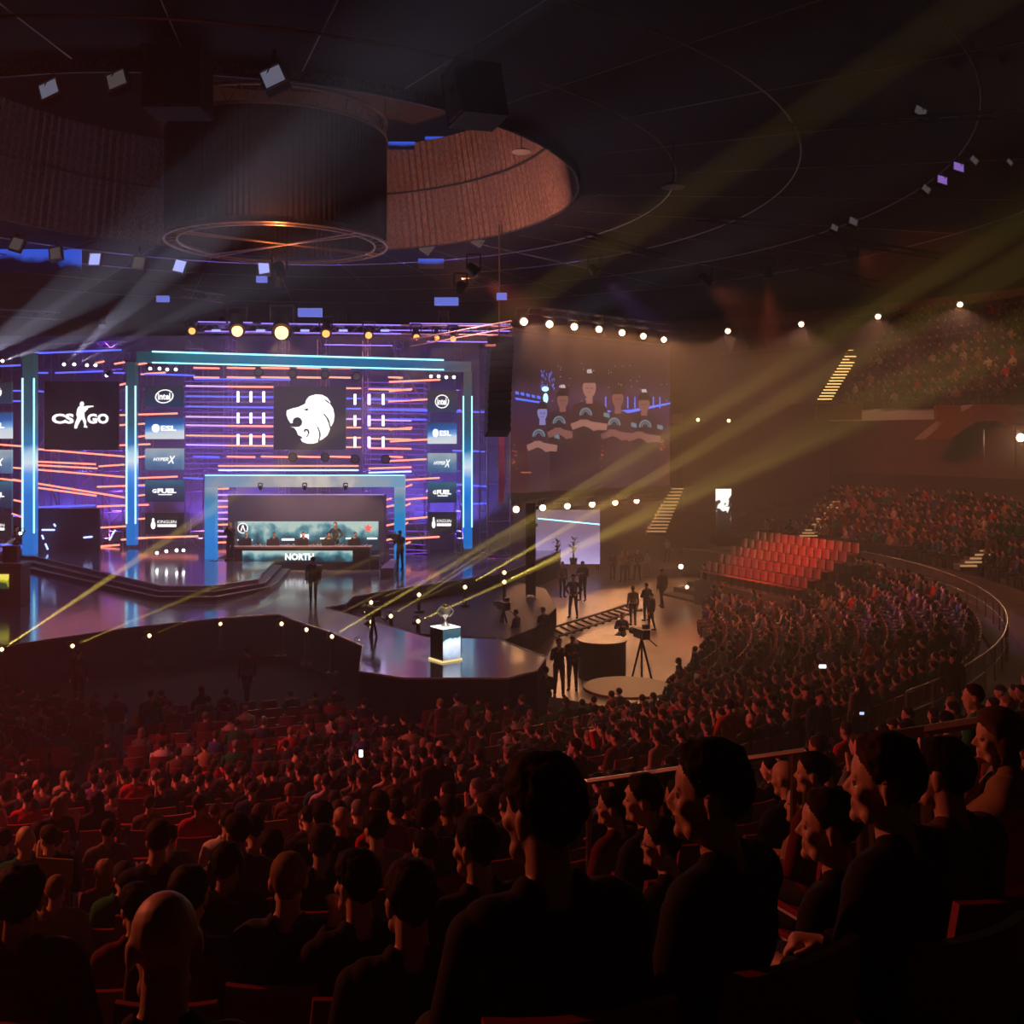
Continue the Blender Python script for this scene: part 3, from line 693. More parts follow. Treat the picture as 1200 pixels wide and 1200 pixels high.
pillar(148, 158.5, 424, 639, 56.5, 'second tall blue light pillar, between game logo and sponsor screens')
pillar(543, 553, 436, 643, 56.0, 'rightmost tall blue light pillar, right of the sponsor screens')
BEAMM = ramp_screen('beam_screen', [(0, (0.01, 0.05, 0.07)), (0.12, (0.0, 0.16, 0.22)), (0.5, (0.0, 0.2, 0.45)), (0.85, (0.0, 0.12, 0.3)), (1, (0.02, 0.05, 0.07))], 'x', 0.9, 2, 0.2)
def slant_box(mb, x1, y1, x2, y2, h, Y, d):
    pts = [P(x1, y1, Y), P(x2, y2, Y), P(x2, y2 + h, Y), P(x1, y1 + h, Y)]; return mb.prism(pts, (0, d, 0))
t = empty('header_beam', P(355, 425, 55.9), 'long blue glowing header beam across the top of the stage', 'beam')
slant_box(MB(), 160, 412, 552, 424, 12, 55.9, 0.5).build('beam_screen', BEAMM, t)
slant_box(MB(), 178, 411, 520, 421, 1.8, 55.8, 0.08).build('edge_light', EDGEL, t)
slant_box(MB(), 178, 424, 520, 432.5, 1.6, 55.8, 0.08).build('edge_light', EDGEL, t)
PORT = ramp_screen('portal_sky_screen', [(0.0, (0.0, 0.2, 0.62)), (0.35, (0.0, 0.22, 0.7)), (0.68, (0.01, 0.25, 0.58)), (0.85, (0.08, 0.27, 0.45)), (0.93, (0.25, 0.36, 0.48)), (1, (0.32, 0.42, 0.55))], 'z', 1.0, 0.9, 0.14)
t = empty('portal_frame', P(357, 660, 51.2), 'big rectangular portal frame of sky coloured screens around the team booth', 'portal')
MB().pbox(240, 557.5, 474, 571, 51.2, 0.5).build('top_screen', ramp_screen('portal_cloud_screen', [(0, (0.16, 0.33, 0.55)), (0.35, (0.4, 0.38, 0.42)), (0.55, (0.7, 0.62, 0.58)), (0.7, (0.4, 0.42, 0.48)), (1, (0.2, 0.4, 0.6))], 'x', 0.95, 0.8, 0.9), t)
MB().pbox(240, 571, 252, 657, 51.2, 0.5).build('post_screen', PORT, t)
MB().pbox(462, 571, 474, 667, 51.2, 0.5).build('post_screen', PORT, t)
MB().pbox(240, 556.5, 474, 557.5, 51.15, 0.08).build('edge_light', EDGEL, t)
for (x1, x2, s) in ((245, 262, 'left'), (446, 464, 'right')):
    o = MB().prism([FP(x1, 666, 2.0), FP(x2 - 3, 666, 2.0), FP(x2 + 1, 655, 2.0), FP(x1 + 12, 655, 2.0)], (0, 0, -0.45)).build('ramp', EDGE)
    tag(o, 'pale wedge ramp at the %s foot of the portal frame' % s, 'ramp')

# ------------------------------------------------------------------ logos and sponsor screens
WHITE = emat('logo_white', (1, 0.97, 0.95), 1.6); NIGHT = ramp_screen('screen_night', [(0, (0.01, 0.04, 0.1)), (1, (0.02, 0.025, 0.035))], 'z', 1.0, 2, 0.1)
ESLM = ramp_screen('screen_earth', [(0, (0.85, 0.92, 1)), (0.25, (0.75, 0.88, 1)), (0.36, (0.2, 0.5, 0.95)), (0.6, (0.02, 0.14, 0.5)), (1, (0.01, 0.05, 0.14))], 'z', 0.9, 1, 0.02, rot=-0.12)
SEAM = ramp_screen('screen_clouds', [(0, (0.06, 0.13, 0.3)), (0.4, (0.12, 0.26, 0.45)), (0.7, (0.3, 0.42, 0.55)), (1, (0.42, 0.5, 0.56))], 'z', 0.9, 1.5, 0.9)
FUELM = ramp_screen('screen_deep', [(0, (0.01, 0.02, 0.06)), (0.6, (0.02, 0.06, 0.14)), (1, (0.03, 0.16, 0.26))], 'z', 0.9, 2, 0.4)
KINM = ramp_screen('screen_black', [(0, (0.008, 0.01, 0.02)), (1, (0.015, 0.015, 0.025))], 'z', 0.9)
def bold(mb, s, x1, y1, x2, y2, Y, w=0.03, sh=0.0, sp=1.0): return put_text(mb, s, x1, y1, x2, y2, Y, w, sh, sp)
def ringp(mb, cx, cy, rx, ry, th, Y, a0=0, a1=360, n=32, tilt=0.0):
    ct, st = math.cos(tilt), math.sin(tilt); q = []
    for k in range(n + 1):
        a = R(a0 + (a1 - a0) * k / n); row = []
        for f in (1, 1 - th):
            u, v = rx * f * math.cos(a), ry * f * math.sin(a); row.append(P(cx + u * ct - v * st, cy - u * st - v * ct, Y))
        q.append(row)
    vs = [p for r_ in q for p in r_]
    return mb.add(vs, [(2 * k, 2 * k + 1, 2 * k + 3, 2 * k + 2) for k in range(n)])
def sponsor(kind, x1, y1, x2, y2, Y, side):
    bg = {'intel': NIGHT, 'esl': ESLM, 'hyperx': SEAM, 'gfuel': FUELM, 'kinguin': KINM}[kind]
    words = {'intel': 'dark screen with oval intel logo', 'esl': 'blue and white screen with ESL lettering', 'hyperx': 'pale cloudy screen with HYPERX lettering', 'gfuel': 'deep blue screen with G FUEL lettering', 'kinguin': 'black screen with KINGUIN lettering and penguin mark'}[kind]
    a = P(x1, y1, Y); b = P(x2, y2, Y)
    t = empty('sponsor_screen', ((a.x + b.x) / 2, Y, b.z), '%s, %s sponsor column' % (words, side), 'screen')
    MB().pbox(x1, y1, x2, y2, Y, 0.15).build('display', bg, t)
    mb = MB(); W = x2 - x1; H = y2 - y1; cx = (x1 + x2) / 2; cy = (y1 + y2) / 2; f = W / 45.0; Yl = Y - 0.03
    if kind == 'intel':
        ringp(mb, cx, cy, 11 * f, 8, 0.14, Yl, 20, 372, tilt=0.2); bold(mb, 'intel', cx - 7.5 * f, cy - 4, cx + 7 * f, cy + 4, Yl)
    elif kind == 'esl':
        ringp(mb, cx - 10 * f, cy, 4.8 * f, 4.8, 0.99, Yl); bold(mb, 'ESL', cx - 4 * f, cy - 3, cx + 14 * f, cy + 3.2, Yl, 0.04)
    elif kind == 'hyperx':
        bold(mb, 'HYPER', cx - 13 * f, cy - 2, cx + 5 * f, cy + 2, Yl, 0.02, 0.3); bold(mb, 'X', cx + 4 * f, cy - 4, cx + 13 * f, cy + 5, Yl, 0.02, 0.3)
    elif kind == 'gfuel':
        bold(mb, 'G', cx - 14 * f, cy - 2.5, cx - 9 * f, cy + 2.2, Yl, 0.05); bold(mb, 'FUEL', cx - 8 * f, cy - 3, cx + 14 * f, cy + 2.5, Yl, 0.05)
        mb.pbox(cx - 7 * f, cy + 3.5, cx + 9 * f, cy + 4.6, Yl, 0.01)
    else:
        ringp(mb, cx - 13 * f, cy + 2, 2.8 * f, 4.6, 0.99, Yl); ringp(mb, cx - 13 * f, cy - 4, 1.6 * f, 2.4, 0.99, Yl)
        bold(mb, 'KINGUIN', cx - 8 * f, cy - 3.8, cx + 14 * f, cy - 0.2, Yl, 0.0); mb.pbox(cx - 8 * f, cy + 1, cx + 14 * f, cy + 4, Yl, 0.01)
    mb.build('logo', WHITE, t)
for k, (y1, y2) in (('intel', (452, 477)), ('esl', (489, 514.5)), ('hyperx', (525.5, 551)), ('gfuel', (563, 588)), ('kinguin', (601, 626))):
    sponsor(k, 170, y1, 215, y2, 56.3, 'left')
for k, (y1, y2) in (('intel', (458, 483)), ('esl', (495, 520)), ('hyperx', (531, 554)), ('gfuel', (565, 589)), ('kinguin', (600, 625))):
    sponsor(k, 501, y1, 535, y2, 56.5, 'right')
for k, (y1, y2) in (('intel', (448, 473)), ('esl', (483, 514)), ('hyperx', (527, 555)), ('gfuel', (564, 596)), ('kinguin', (603, 632))):
    sponsor(k, -31, y1, 13.5, y2, 52.5, 'cut off far left')
PANEL = pmat('led_panel_black', (0.022, 0.02, 0.03), 0.55)
def ppoly(mb, pts, ox, oy, sc, Y, d=0.03):
    return mb.prism([P(ox + x / sc, oy + y / sc, Y) for x, y in pts], (0, d, 0))
t = empty('logo_screen', P(95, 527, 56.4), 'black screen with white CS GO lettering and rifleman emblem between the left pillars', 'screen')
MB().pbox(52, 447, 138, 527, 56.4, 0.25).build('display', PANEL, t)
mb = MB(); Yl = 56.33
for s, x1, x2 in (('CS', 485, 692), ('GO', 818, 1018)): bold(mb, s, x1 / 8, 380 + 838 / 8, x2 / 8, 380 + 932 / 8, Yl, 0.045)
ppoly(mb, [(750, 765), (735, 775), (722, 800), (715, 850), (725, 872), (705, 920), (695, 965), (700, 978), (722, 975), (725, 955), (752, 905), (768, 885), (783, 920), (790, 945), (783, 966), (815, 970), (817, 960), (803, 945), (808, 915), (792, 870), (787, 822), (800, 822), (808, 805), (822, 800), (822, 784), (875, 772), (876, 764), (825, 764), (795, 768), (783, 772)], 0, 380, 8, Yl, 0.02)
ringp(mb, 96, 473.5, 2.5, 3.0, 0.99, Yl, n=16)
mb.build('logo', WHITE, t)
t = empty('lion_screen', P(363, 527, 56.4), 'dark screen with big white roaring lion head emblem above the team booth', 'screen')
MB().pbox(321, 453, 405, 527, 56.4, 0.25).build('display', ramp_screen('lion_backing', [(0, (0.03, 0.025, 0.05)), (1, (0.035, 0.03, 0.06))], 'z', 1.0), t)
mb = MB()
ppoly(mb, [(288, 408), (330, 392), (400, 375), (462, 345), (468, 315), (498, 275), (560, 257), (620, 262), (668, 288), (698, 330), (690, 342), (722, 390), (734, 450), (728, 510), (706, 555), (692, 560), (690, 592), (668, 642), (620, 680), (598, 688), (575, 708), (530, 720), (480, 718), (435, 702), (414, 674), (440, 668), (420, 650), (392, 635), (382, 602), (360, 572), (320, 560), (372, 564), (405, 562), (430, 540), (433, 505), (415, 478), (385, 470), (355, 480), (342, 505), (345, 524), (325, 528), (300, 490), (285, 450)], 300, 430, 8, 56.33, 0.03)
mb.build('logo', WHITE, t)
mb = MB()
def stroke(mb, pts, w, ox, oy, sc, Y):
    for k, ((x1, y1), (x2, y2)) in enumerate(zip(pts[:-1], pts[1:])):
        dx, dy = x2 - x1, y2 - y1; L = math.hypot(dx, dy); a = w * math.sin(PI * (k + .35) / (len(pts) - .3)); nx, ny = -dy / L * a, dx / L * a
        mb.prism([P(ox + q[0] / sc, oy + q[1] / sc, Y) for q in ((x1 + nx, y1 + ny), (x2 + nx, y2 + ny), (x2 - nx, y2 - ny), (x1 - nx, y1 - ny))], (0, 0.01, 0))
stroke(mb, [(605, 420), (640, 445), (668, 480), (685, 520), (693, 565)], 7, 300, 430, 8, 56.3)
stroke(mb, [(550, 530), (578, 565), (597, 610), (600, 650), (585, 700)], 7, 300, 430, 8, 56.3)
stroke(mb, [(440, 665), (475, 655), (494, 625), (490, 595), (465, 585), (452, 600), (462, 612)], 8, 300, 430, 8, 56.3)
stroke(mb, [(615, 300), (650, 310), (690, 340)], 5, 300, 430, 8, 56.3)
stroke(mb, [(445, 398), (465, 402), (487, 396)], 9, 300, 430, 8, 56.3)
mb.build('logo_lines', PANEL, t)
for k, (x, y) in enumerate(((303, 436), (343, 438), (381, 439), (418, 441), (343, 536), (381, 536), (416, 538), (452, 538))):
    c = P(x, y, 56.6); t = empty('par_can', c, 'unlit round black par lamp on the crossbars around the lion screen', 'lamp', 'unlit par lamps around the lion screen')
    MB().cyl(c, c + Vector((0, .4, 0)), 0.26, 0.2, n=14).build('housing', RUBBER, t); MB().cyl(c + Vector((0, -.02, 0)), c, 0.2, n=14).build('glass', GLASSM, t)

# ------------------------------------------------------------------ team booth
t = empty('booth_canopy', P(358, 650, 54.2), 'dark blue box wall above and behind the seated team', 'booth')
BOOTHM = pmat('booth_blue_black', (0.05, 0.05, 0.13), 0.5)
MB().pbox(267, 580, 450, 611, 53.4, 1.0).build('header_panel', BOOTHM, t)
MB().pbox(267, 611, 275, 655, 53.4, 1.0).build('side_panel', BOOTHM, t); MB().pbox(444, 611, 450, 660, 53.4, 1.0).build('side_panel', BOOTHM, t)
MB().pbox(266, 579.3, 450, 580.2, 53.35, 0.1).build('edge_light', emat('edge_violet', (0.5, 0.3, 1), 1.2), t)
JUNG = ramp_screen('screen_jungle', [(0.2, (0.0, 0.03, 0.05)), (0.42, (0.02, 0.12, 0.17)), (0.6, (0.08, 0.3, 0.36)), (0.85, (0.5, 0.68, 0.62))], 'z', 1.0, 1.3, 1.8)
t = empty('booth_screen', P(358, 643, 54.0), 'wide teal jungle picture screen behind the seated players', 'screen')
MB().pbox(275, 611, 443, 645, 54.0, 0.15).build('display', JUNG, t)
mb = MB(); ringp(mb, 284.5, 619, 6.2, 6.2, 0.18, 53.95); mb.pbox(276.5, 632, 296, 633.5, 53.95, .01); mb.pbox(330, 631, 345, 633.5, 53.95, .01); mb.pbox(352, 626, 362, 632, 53.95, .01)
for x in (375, 405, 430): mb.pbox(x, 630, x + 12, 632, 53.95, .01)
mb.build('white_graphic', WHITE, t)
mb = MB(); ringp(mb, 284.5, 619, 5.0, 5.0, 0.99, 53.94); mb.build('round_badge', KINM, t)
mb = MB(); mb.prism([P(281.5, 622.5, 53.9), P(284, 615, 53.9), P(285, 615, 53.9), P(287.5, 622.5, 53.9), P(286.2, 622.5, 53.9), P(284.5, 617.5, 53.9), P(282.8, 622.5, 53.9)], (0, .01, 0)); mb.build('badge_mark', WHITE, t)
REDE = emat('star_red', (1, 0.08, 0.06), 1.6)
mb = MB(); c0 = P(431.5, 619, 53.94); s_ = 5.5 / F * 54
mb.prism([c0 + Vector((math.sin(R(36 * k)) * s_ * (1 if k % 2 == 0 else 0.45), 0, math.cos(R(36 * k)) * s_ * (1 if k % 2 == 0 else 0.45))) for k in range(10)], (0, .01, 0)); mb.build('red_star', REDE, t)
# desk
DESKM = pmat('desk_dark', (0.07, 0.035, 0.045), 0.45)
t = empty('team_desk', P(350, 668, 51.0), 'long dark team desk with NORTH lettering on its front screen', 'desk')
MB().pbox(265, 641, 434, 643, 50.9, 1.0).build('desk_top', pmat('desk_edge', (0.3, 0.22, 0.22), 0.4), t)
MB().pbox(266, 643, 433, 667.5, 51.0, 0.7).build('desk_front', DESKM, t)
MB().pbox(284, 645.5, 413, 658.5, 50.95, 0.04).build('front_screen', JUNG, t)
mb = MB(); bold(mb, 'NORTH', 334, 648.5, 368, 656.5, 50.93, 0.045); mb.build('lettering', WHITE, t)
o = MB().pbox(434, 652, 444, 668, 51.3, 0.5).build('side_crate', DESKM); tag(o, 'small dark crate at the right end of the team desk', 'crate')
for k, x in enumerate((287, 320, 354, 384, 415)):
    nm = ['leftmost', 'second from left', 'middle', 'second from right', 'rightmost'][k]
    c = P(x, 641, 51.6)
    tm = empty('monitor', c, 'dark computer monitor seen from behind, %s on the team desk' % nm, 'monitor')
    MB().pbox(x - 7.5, 632, x + 7.5, 639.5, 51.6, 0.05).build('monitor_back', RUBBER, tm); MB().pbox(x - 1, 639, x + 1, 641.2, 51.7, 0.05).build('stand', DARKSTEEL, tm)
for k, x in enumerate((272, 300, 305, 311, 338, 344, 367, 372, 376, 397, 402, 425, 430)):
    c = P(x, 641, 51.15); o = MB().cyl((c.x, c.y, c.z + .005), (c.x, c.y, c.z + 0.16), 0.05, 0.03, n=8).build('drink_can', pmat('can_white', (0.7, 0.68, 0.7), 0.3, 0.3))
    tag(o, 'small pale can standing on the team desk', 'can', 'cans and bottles on the team desk')
# yellow-lit desk at the left edge
t = empty('host_desk', FP(5, 712, SZ), 'brown desk with yellow screen at the far left of the stage', 'desk')
Y_ = FP(5, 712, SZ).y
MB().pbox(-60, 664, 24, 711.5, Y_, 0.8).build('desk_front', pmat('desk_brown', (0.12, 0.07, 0.06), 0.5), t)
MB().pbox(-60, 661, 25, 664, Y_ - .05, 0.95).build('desk_top', pmat('desk_edge', (0.3, 0.22, 0.22), 0.4), t)
MB().pbox(-55, 673, 10, 690, Y_ - .04, 0.03).build('front_screen', ramp_screen('screen_yellow', [(0.3, (0.02, 0.05, 0.02)), (0.5, (0.3, 0.36, 0.02)), (0.75, (1.0, 0.85, 0.1))], 'z', 1.0, 3, 2.0), t)
MB().pbox(3, 640, 20, 660, Y_ + .5, .3).build('equipment_box', RUBBER, t)
# stepped mesh structure between the left pillars
t = empty('mesh_riser', P(78, 655, 54), 'dark mesh riser with small blue lights between the two left pillars', 'riser')
MB().pbox(40, 596, 116, 655, 54.5, 0.2).build('mesh_panel', pmat('mesh_dark', (0.05, 0.04, 0.08), 0.7), t)
for (x1, y1, x2, y2) in ((49, 621, 64, 621), (49, 627, 51, 632), (53, 637, 56, 644), (63, 614, 65, 617), (98, 630, 108, 629), (131, 627, 135, 621), (128, 633, 131, 628)): MB().cyl(P(x1, y1, 54.3), P(x2, y2, 54.3), 0.05, n=5).build('blue_light', PALE, t)
# ------------------------------------------------------------------ side screen with the team picture
SA, SB_ = Vector((P(598, 500, 56).x, 56)), Vector((P(785, 500, 66).x, 66))
def S(px, py, off=0.0):
    k = (px - 600) / F; d = SB_ - SA
    u = (k * SA.y - SA.x) / (d.x - k * d.y); q = SA + d * u
    n = Vector((d.y, -d.x)).normalized() * off
    return Vector((q.x + n.x, q.y + n.y, CAMZ + (HOR - py) / F * q.y))
SN = Vector((SB_.y - SA.y, -(SB_.x - SA.x), 0)).normalized()      # towards the hall
def spoly(mb, pts, off, sc=6.0, ox=590, oy=400, d=0.01):
    return mb.prism([S(ox + x / sc, oy + y / sc, off) for x, y in pts], SN * d)
def quad_screen(mb, x1, x2, zt, zb, d):
    a = S(x1, 500); b = S(x2, 500)
    return mb.prism([(a.x, a.y, zt), (b.x, b.y, zt), (b.x, b.y, zb), (a.x, a.y, zb)], SN * -d)
t = empty('side_screen', (5, 61, 5.06), 'large hall screen showing five team members with crossed arms', 'screen')
quad_screen(MB(), 598, 785, 13.93, 5.06, 0.3).build('display', ramp_screen('side_picture', [(0.0, (0.065, 0.018, 0.02)), (0.35, (0.07, 0.02, 0.025)), (0.5, (0.05, 0.02, 0.06)), (0.62, (0.07, 0.03, 0.06)), (0.75, (0.02, 0.01, 0.018)), (1, (0.04, 0.018, 0.02))], 'z', 1.0, 0.5, 0.35), t)
a = S(598, 500); b = S(785, 500)
for z1, z2 in ((13.93, 14.1), (4.1, 5.06)): MB().prism([(a.x, a.y, z1), (b.x, b.y, z1), (b.x, b.y, z2), (a.x, a.y, z2)], SN * 0.1).build('bezel', pmat('screen_bezel', (0.08, 0.05, 0.05), 0.6), t)
E = lambda n, c, s=1.0: emat('pic_' + n, c, s * 1.15)
jer = E('jersey', (0.035, 0.014, 0.02)); jer2 = E('jersey2', (0.05, 0.02, 0.028)); skn = E('skin', (0.3, 0.13, 0.11)); skd = E('skin_dim', (0.2, 0.08, 0.07)); cap = E('cap', (0.018, 0.01, 0.012)); capw = E('cap_mark', (0.5, 0.45, 0.45)); emb = E('emblem', (0.13, 0.2, 0.25)); bl = E('blue', (0.08, 0.16, 0.9), 1.3); blc = E('blue_core', (0.35, 0.7, 1.0), 2.0); wht = E('sparkle', (0.45, 0.5, 0.42)); orn = E('orange', (0.5, 0.12, 0.03)); skb = E('skin_blue', (0.22, 0.2, 0.45))
def layer(nm, mat, fn):
    m = MB(); fn(m); return m.build(nm, mat, t)
def dots(m):
    for _ in range(46):
        x = rnd.uniform(330, 1150); y = rnd.uniform(150, 470); h = rnd.choice([5, 6, 8, 30, 50]) if y > 380 or rnd.random() < .2 else 6
        spoly(m, [(x, y), (x + 5, y), (x + 5, y + h), (x, y + h)], 0.01)
layer('picture_lights', wht, dots)
blue_q = [[(82 + k * 38, 350 + k * 8), (104 + k * 38, 355 + k * 8), (108 + k * 38, 375 + k * 8), (84 + k * 38, 370 + k * 8)] for k in range(5)] + [[(80, 395), (268, 425), (270, 438), (85, 410)], [(690, 480), (760, 490), (900, 480), (1170, 430), (1175, 440), (900, 500), (760, 520), (700, 520)]] + [[(x, 390), (x + 6, 390), (x + 6, 470), (x, 470)] for x in (715, 870, 1050, 920, 1095)]
for k in range(22):
    x = rnd.uniform(245, 355); y = rnd.uniform(200, 330); blue_q.append([(x, y), (x + 5, y + 2), (x + rnd.uniform(-10, 10), y + 24)])
for q in blue_q: layer('picture_blue', bl, lambda m: spoly(m, q, .012))

def circ(m, x, y, rx, ry, off, n=18): spoly(m, [(x + rx * math.cos(2 * PI * k / n), y + ry * math.sin(2 * PI * k / n)) for k in range(n)], off)
def core(m):
    circ(m, 292, 335, 24, 18, 0.015); circ(m, 295, 400, 17, 35, 0.015)
layer('picture_blue_core', blc, core)
def bodyp(m, cx, sh, hw, bot, off):
    spoly(m, [(cx - hw * .3, sh - 10), (cx + hw * .3, sh - 10), (cx + hw * .8, sh + 20), (cx + hw, sh + 90), (cx + hw * .85, sh + 190), (cx + hw * .75, bot), (cx - hw * .75, bot), (cx - hw * .85, sh + 190), (cx - hw, sh + 90), (cx - hw * .8, sh + 20)], off)
FIG = [(270, 500, 580, 118, 36, 54, False, 0.02), (985, 440, 515, 130, 41, 58, True, 0.022), (412, 412, 488, 115, 41, 60, True, 0.03), (800, 400, 500, 130, 42, 64, False, 0.03), (598, 325, 430, 140, 49, 72, True, 0.05)]
for (cx, cy, sh, hw, rx, ry, hat, off) in FIG:
    layer('picture_jersey', jer if hat else jer2, lambda m: bodyp(m, cx, sh, hw, 1060, off))
    layer('picture_face', skb if cx == 270 else (skn if cx == 598 else skd), lambda m: (circ(m, cx, cy, rx * .95, ry, off + .01), spoly(m, [(cx - 16, cy + 30), (cx + 18, cy + 30), (cx + 24, sh + 8), (cx - 22, sh + 8)], off + .008)))
    layer('picture_hair', cap, lambda m: (spoly(m, [(cx - rx * 1.05, cy - 8), (cx - rx, cy - ry * .8), (cx - rx * .5, cy - ry * 1.4), (cx + rx * .6, cy - ry * 1.4), (cx + rx * 1.1, cy - ry * .7), (cx + rx * 1.1, cy - 10), (cx + rx * .9, cy - ry * .45), (cx - rx * .8, cy - ry * .45)], off + .016), spoly(m, [(cx - rx * .5, cy + 2), (cx - 4, cy + 2), (cx - 4, cy + 8), (cx - rx * .5, cy + 8)], off + .016), spoly(m, [(cx + rx * .5, cy + 2), (cx + 5, cy + 2), (cx + 5, cy + 8), (cx + rx * .5, cy + 8)], off + .016), spoly(m, [(cx - 9, cy + 30), (cx + 10, cy + 30), (cx + 10, cy + 33), (cx - 9, cy + 33)], off + .016)))
    if hat: layer('picture_cap_mark', capw, lambda m: spoly(m, [(cx - 18, cy - ry * 1.75), (cx + 12, cy - ry * 1.8), (cx + 20, cy - ry * 1.4), (cx - 16, cy - ry * 1.4)], off + .02))
    ex, ey = cx - 25 if cx != 985 else cx + 8, sh + 85
    def ringm(m):
        for k in range(16):
            a0, a1 = PI * 1.08 * k / 16 - .13, PI * 1.08 * (k + 1) / 16 - .13
            for r0, r1 in ((44, 33), (26, 20)): spoly(m, [(ex + r0 * math.cos(a0), ey - r0 * math.sin(a0) * 1.1), (ex + r0 * math.cos(a1), ey - r0 * math.sin(a1) * 1.1), (ex + r1 * math.cos(a1), ey - r1 * math.sin(a1) * 1.1), (ex + r1 * math.cos(a0), ey - r1 * math.sin(a0) * 1.1)], off + .012)
        spoly(m, [(cx + hw * .72, sh + 70), (cx + hw * 1.0, sh + 78), (cx + hw * 1.02, sh + 108), (cx + hw * .72, sh + 98)], off + .012)
    layer('picture_emblem', emb, ringm)
    layer('picture_arms', skn if cx in (598, 270) else skd, lambda m: (spoly(m, [(cx - hw * .95, sh + 150), (cx - hw * .4, sh + 122), (cx + hw * .35, sh + 140), (cx + hw * .9, sh + 150), (cx + hw * .85, sh + 195), (cx + hw * .3, sh + 190), (cx - hw * .3, sh + 165), (cx - hw * .85, sh + 192)], off + .02), spoly(m, [(cx - hw * .55, sh + 120), (cx - hw * .1, sh + 120), (cx + hw * .6, sh + 185), (cx + hw * .2, sh + 200)], off + .024)))
def orf(m):
    for _ in range(26):
        x = rnd.choice([rnd.uniform(50, 80), rnd.uniform(670, 695), rnd.uniform(1090, 1120)]); y = rnd.uniform(720, 900) if x < 1000 else rnd.uniform(680, 770)
        spoly(m, [(x, y), (x + 14, y), (x + 14, y + 5), (x, y + 5)], 0.07)
    spoly(m, [(118, 918), (190, 918), (190, 926), (118, 926)], .07)
layer('picture_orange_lights', orn, orf)
# pink strip banner left of the screen
o = MB().pbox(584.5, 484, 591, 590, 54.5, 0.15).build('pink_banner', pmat('banner_pink', (0.75, 0.2, 0.3), 0.7))
tag(o, 'narrow upright pink banner just left of the big side screen', 'banner')
spot('spot_source', P(588, 400, 52.5), P(588, 540, 54.5), 900, (1, 0.35, 0.4), 24, 0.5)  # spot aimed at the banner, no lamp body built here

# lower stage screen
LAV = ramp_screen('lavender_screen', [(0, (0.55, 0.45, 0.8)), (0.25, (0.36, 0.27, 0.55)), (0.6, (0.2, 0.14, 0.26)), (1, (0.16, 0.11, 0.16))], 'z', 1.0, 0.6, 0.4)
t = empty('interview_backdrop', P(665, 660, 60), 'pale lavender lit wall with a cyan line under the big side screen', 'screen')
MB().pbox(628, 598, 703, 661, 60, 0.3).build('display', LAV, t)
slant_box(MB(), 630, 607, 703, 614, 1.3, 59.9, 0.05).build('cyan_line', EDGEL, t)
for (px, h, lb) in ((653, 34, 'left'), (672, 40, 'right')):
    c = P(px, 661, 59.0); t = empty('potted_palm', c, 'dark leafy plant silhouette, %s one in front of the lavender wall' % lb, 'plant')
    MB().cyl(c, c + Vector((0, 0, .35)), .18, .24, n=12).build('pot', RUBBER, t); H = h / F * 59
    MB().cyl(c + Vector((0, 0, .3)), c + Vector((0, 0, H * .65)), .05, n=6).build('stem', pmat('stem_brown', (.1, .06, .03)), t)
    mb = MB()
    for k in range(34):
        a = rnd.uniform(0, 2 * PI); z0 = H * rnd.uniform(.3, .75); l = rnd.uniform(.3, .55); q = c + Vector((0, 0, z0))
        e = q + Vector((math.cos(a) * l, math.sin(a) * l, rnd.uniform(-.05, .35))); s_ = Vector((-math.sin(a), math.cos(a), 0)) * .06; m_ = (q + e) / 2 + Vector((0, 0, .08))
        mb.add([q, m_ + s_, e, m_ - s_], [(0, 1, 2, 3)])
    mb.build('leaves', pmat('leaf_dark', (.02, .05, .03)), t)
# dark lift tower in front of it
t = empty('speaker_tower', FP(622, 700, 0.9), 'tall narrow black truss tower standing left of the lavender wall', 'tower')
Y_ = FP(622, 700, 0.9).y
mb = MB(); mb.truss(P(622, 590, Y_), P(622, 698, Y_), 0.38, 0.4, 0.04, 0.02); mb.build('truss', BLACK, t)
MB().pbox(617.5, 590, 626.5, 697, Y_ + .1, 0.2).build('black_cover', SKIRT, t)
MB().cyl(P(616, 617, Y_ - .2), P(630, 615, Y_ - .2), 0.08, n=6).build('cross_arm', BLACK, t)
# amber flood rows above and below the screen
AMB = (1.0, 0.42, 0.16)
for k, (x, y) in enumerate(((614, 377), (644, 380), (673, 383), (702, 386), (729, 390), (754, 394), (778, 398))):
    c = S(x, y, 1.2); Y = c.y; dn = Vector((9 + k * 1.2, Y - 30, 0.0))
    lamp_can(x, y, Y, 8.5 - k * 0.4, dn, AMB, WAMB, 40, 22, 'glowing warm lamp, %s from the left in the row above the side screen' % ['first', 'second', 'third', 'fourth', 'fifth', 'sixth', 'last'][k], 'warm lamps above the side screen', bulb=emat('amber_bulb', (1, .55, .3), 14))
for k, (x, y) in enumerate(((605, 597), (636, 595), (665, 593), (694, 591), (721, 589), (746, 587))):
    c = S(x, y, 1.0)
    lamp_can(x, y, c.y, 7.5 - k * .3, Vector((9 + k, c.y - 16, 0)), AMB, WAMB * .3, 70, 22, 'glowing warm lamp, %s from the left in the row below the side screen' % ['first', 'second', 'third', 'fourth', 'fifth', 'last'][k], 'warm lamps below the side screen', bulb=emat('amber_bulb', (1, .55, .3), 14))
t = empty('screen_truss', (5, 60, 14.6), 'dark truss carrying the warm lamps above the side screen', 'truss')
a, b = S(600, 372, 1.2), S(790, 394, 1.2); MB().truss(a + Vector((0, 0, .3)), b + Vector((0, 0, .3)), 0.4, .5, .035).build('lattice', DARKSTEEL, t)
t = empty('screen_truss', (5, 60, 4.4), 'dark truss carrying the warm lamps below the side screen', 'truss')
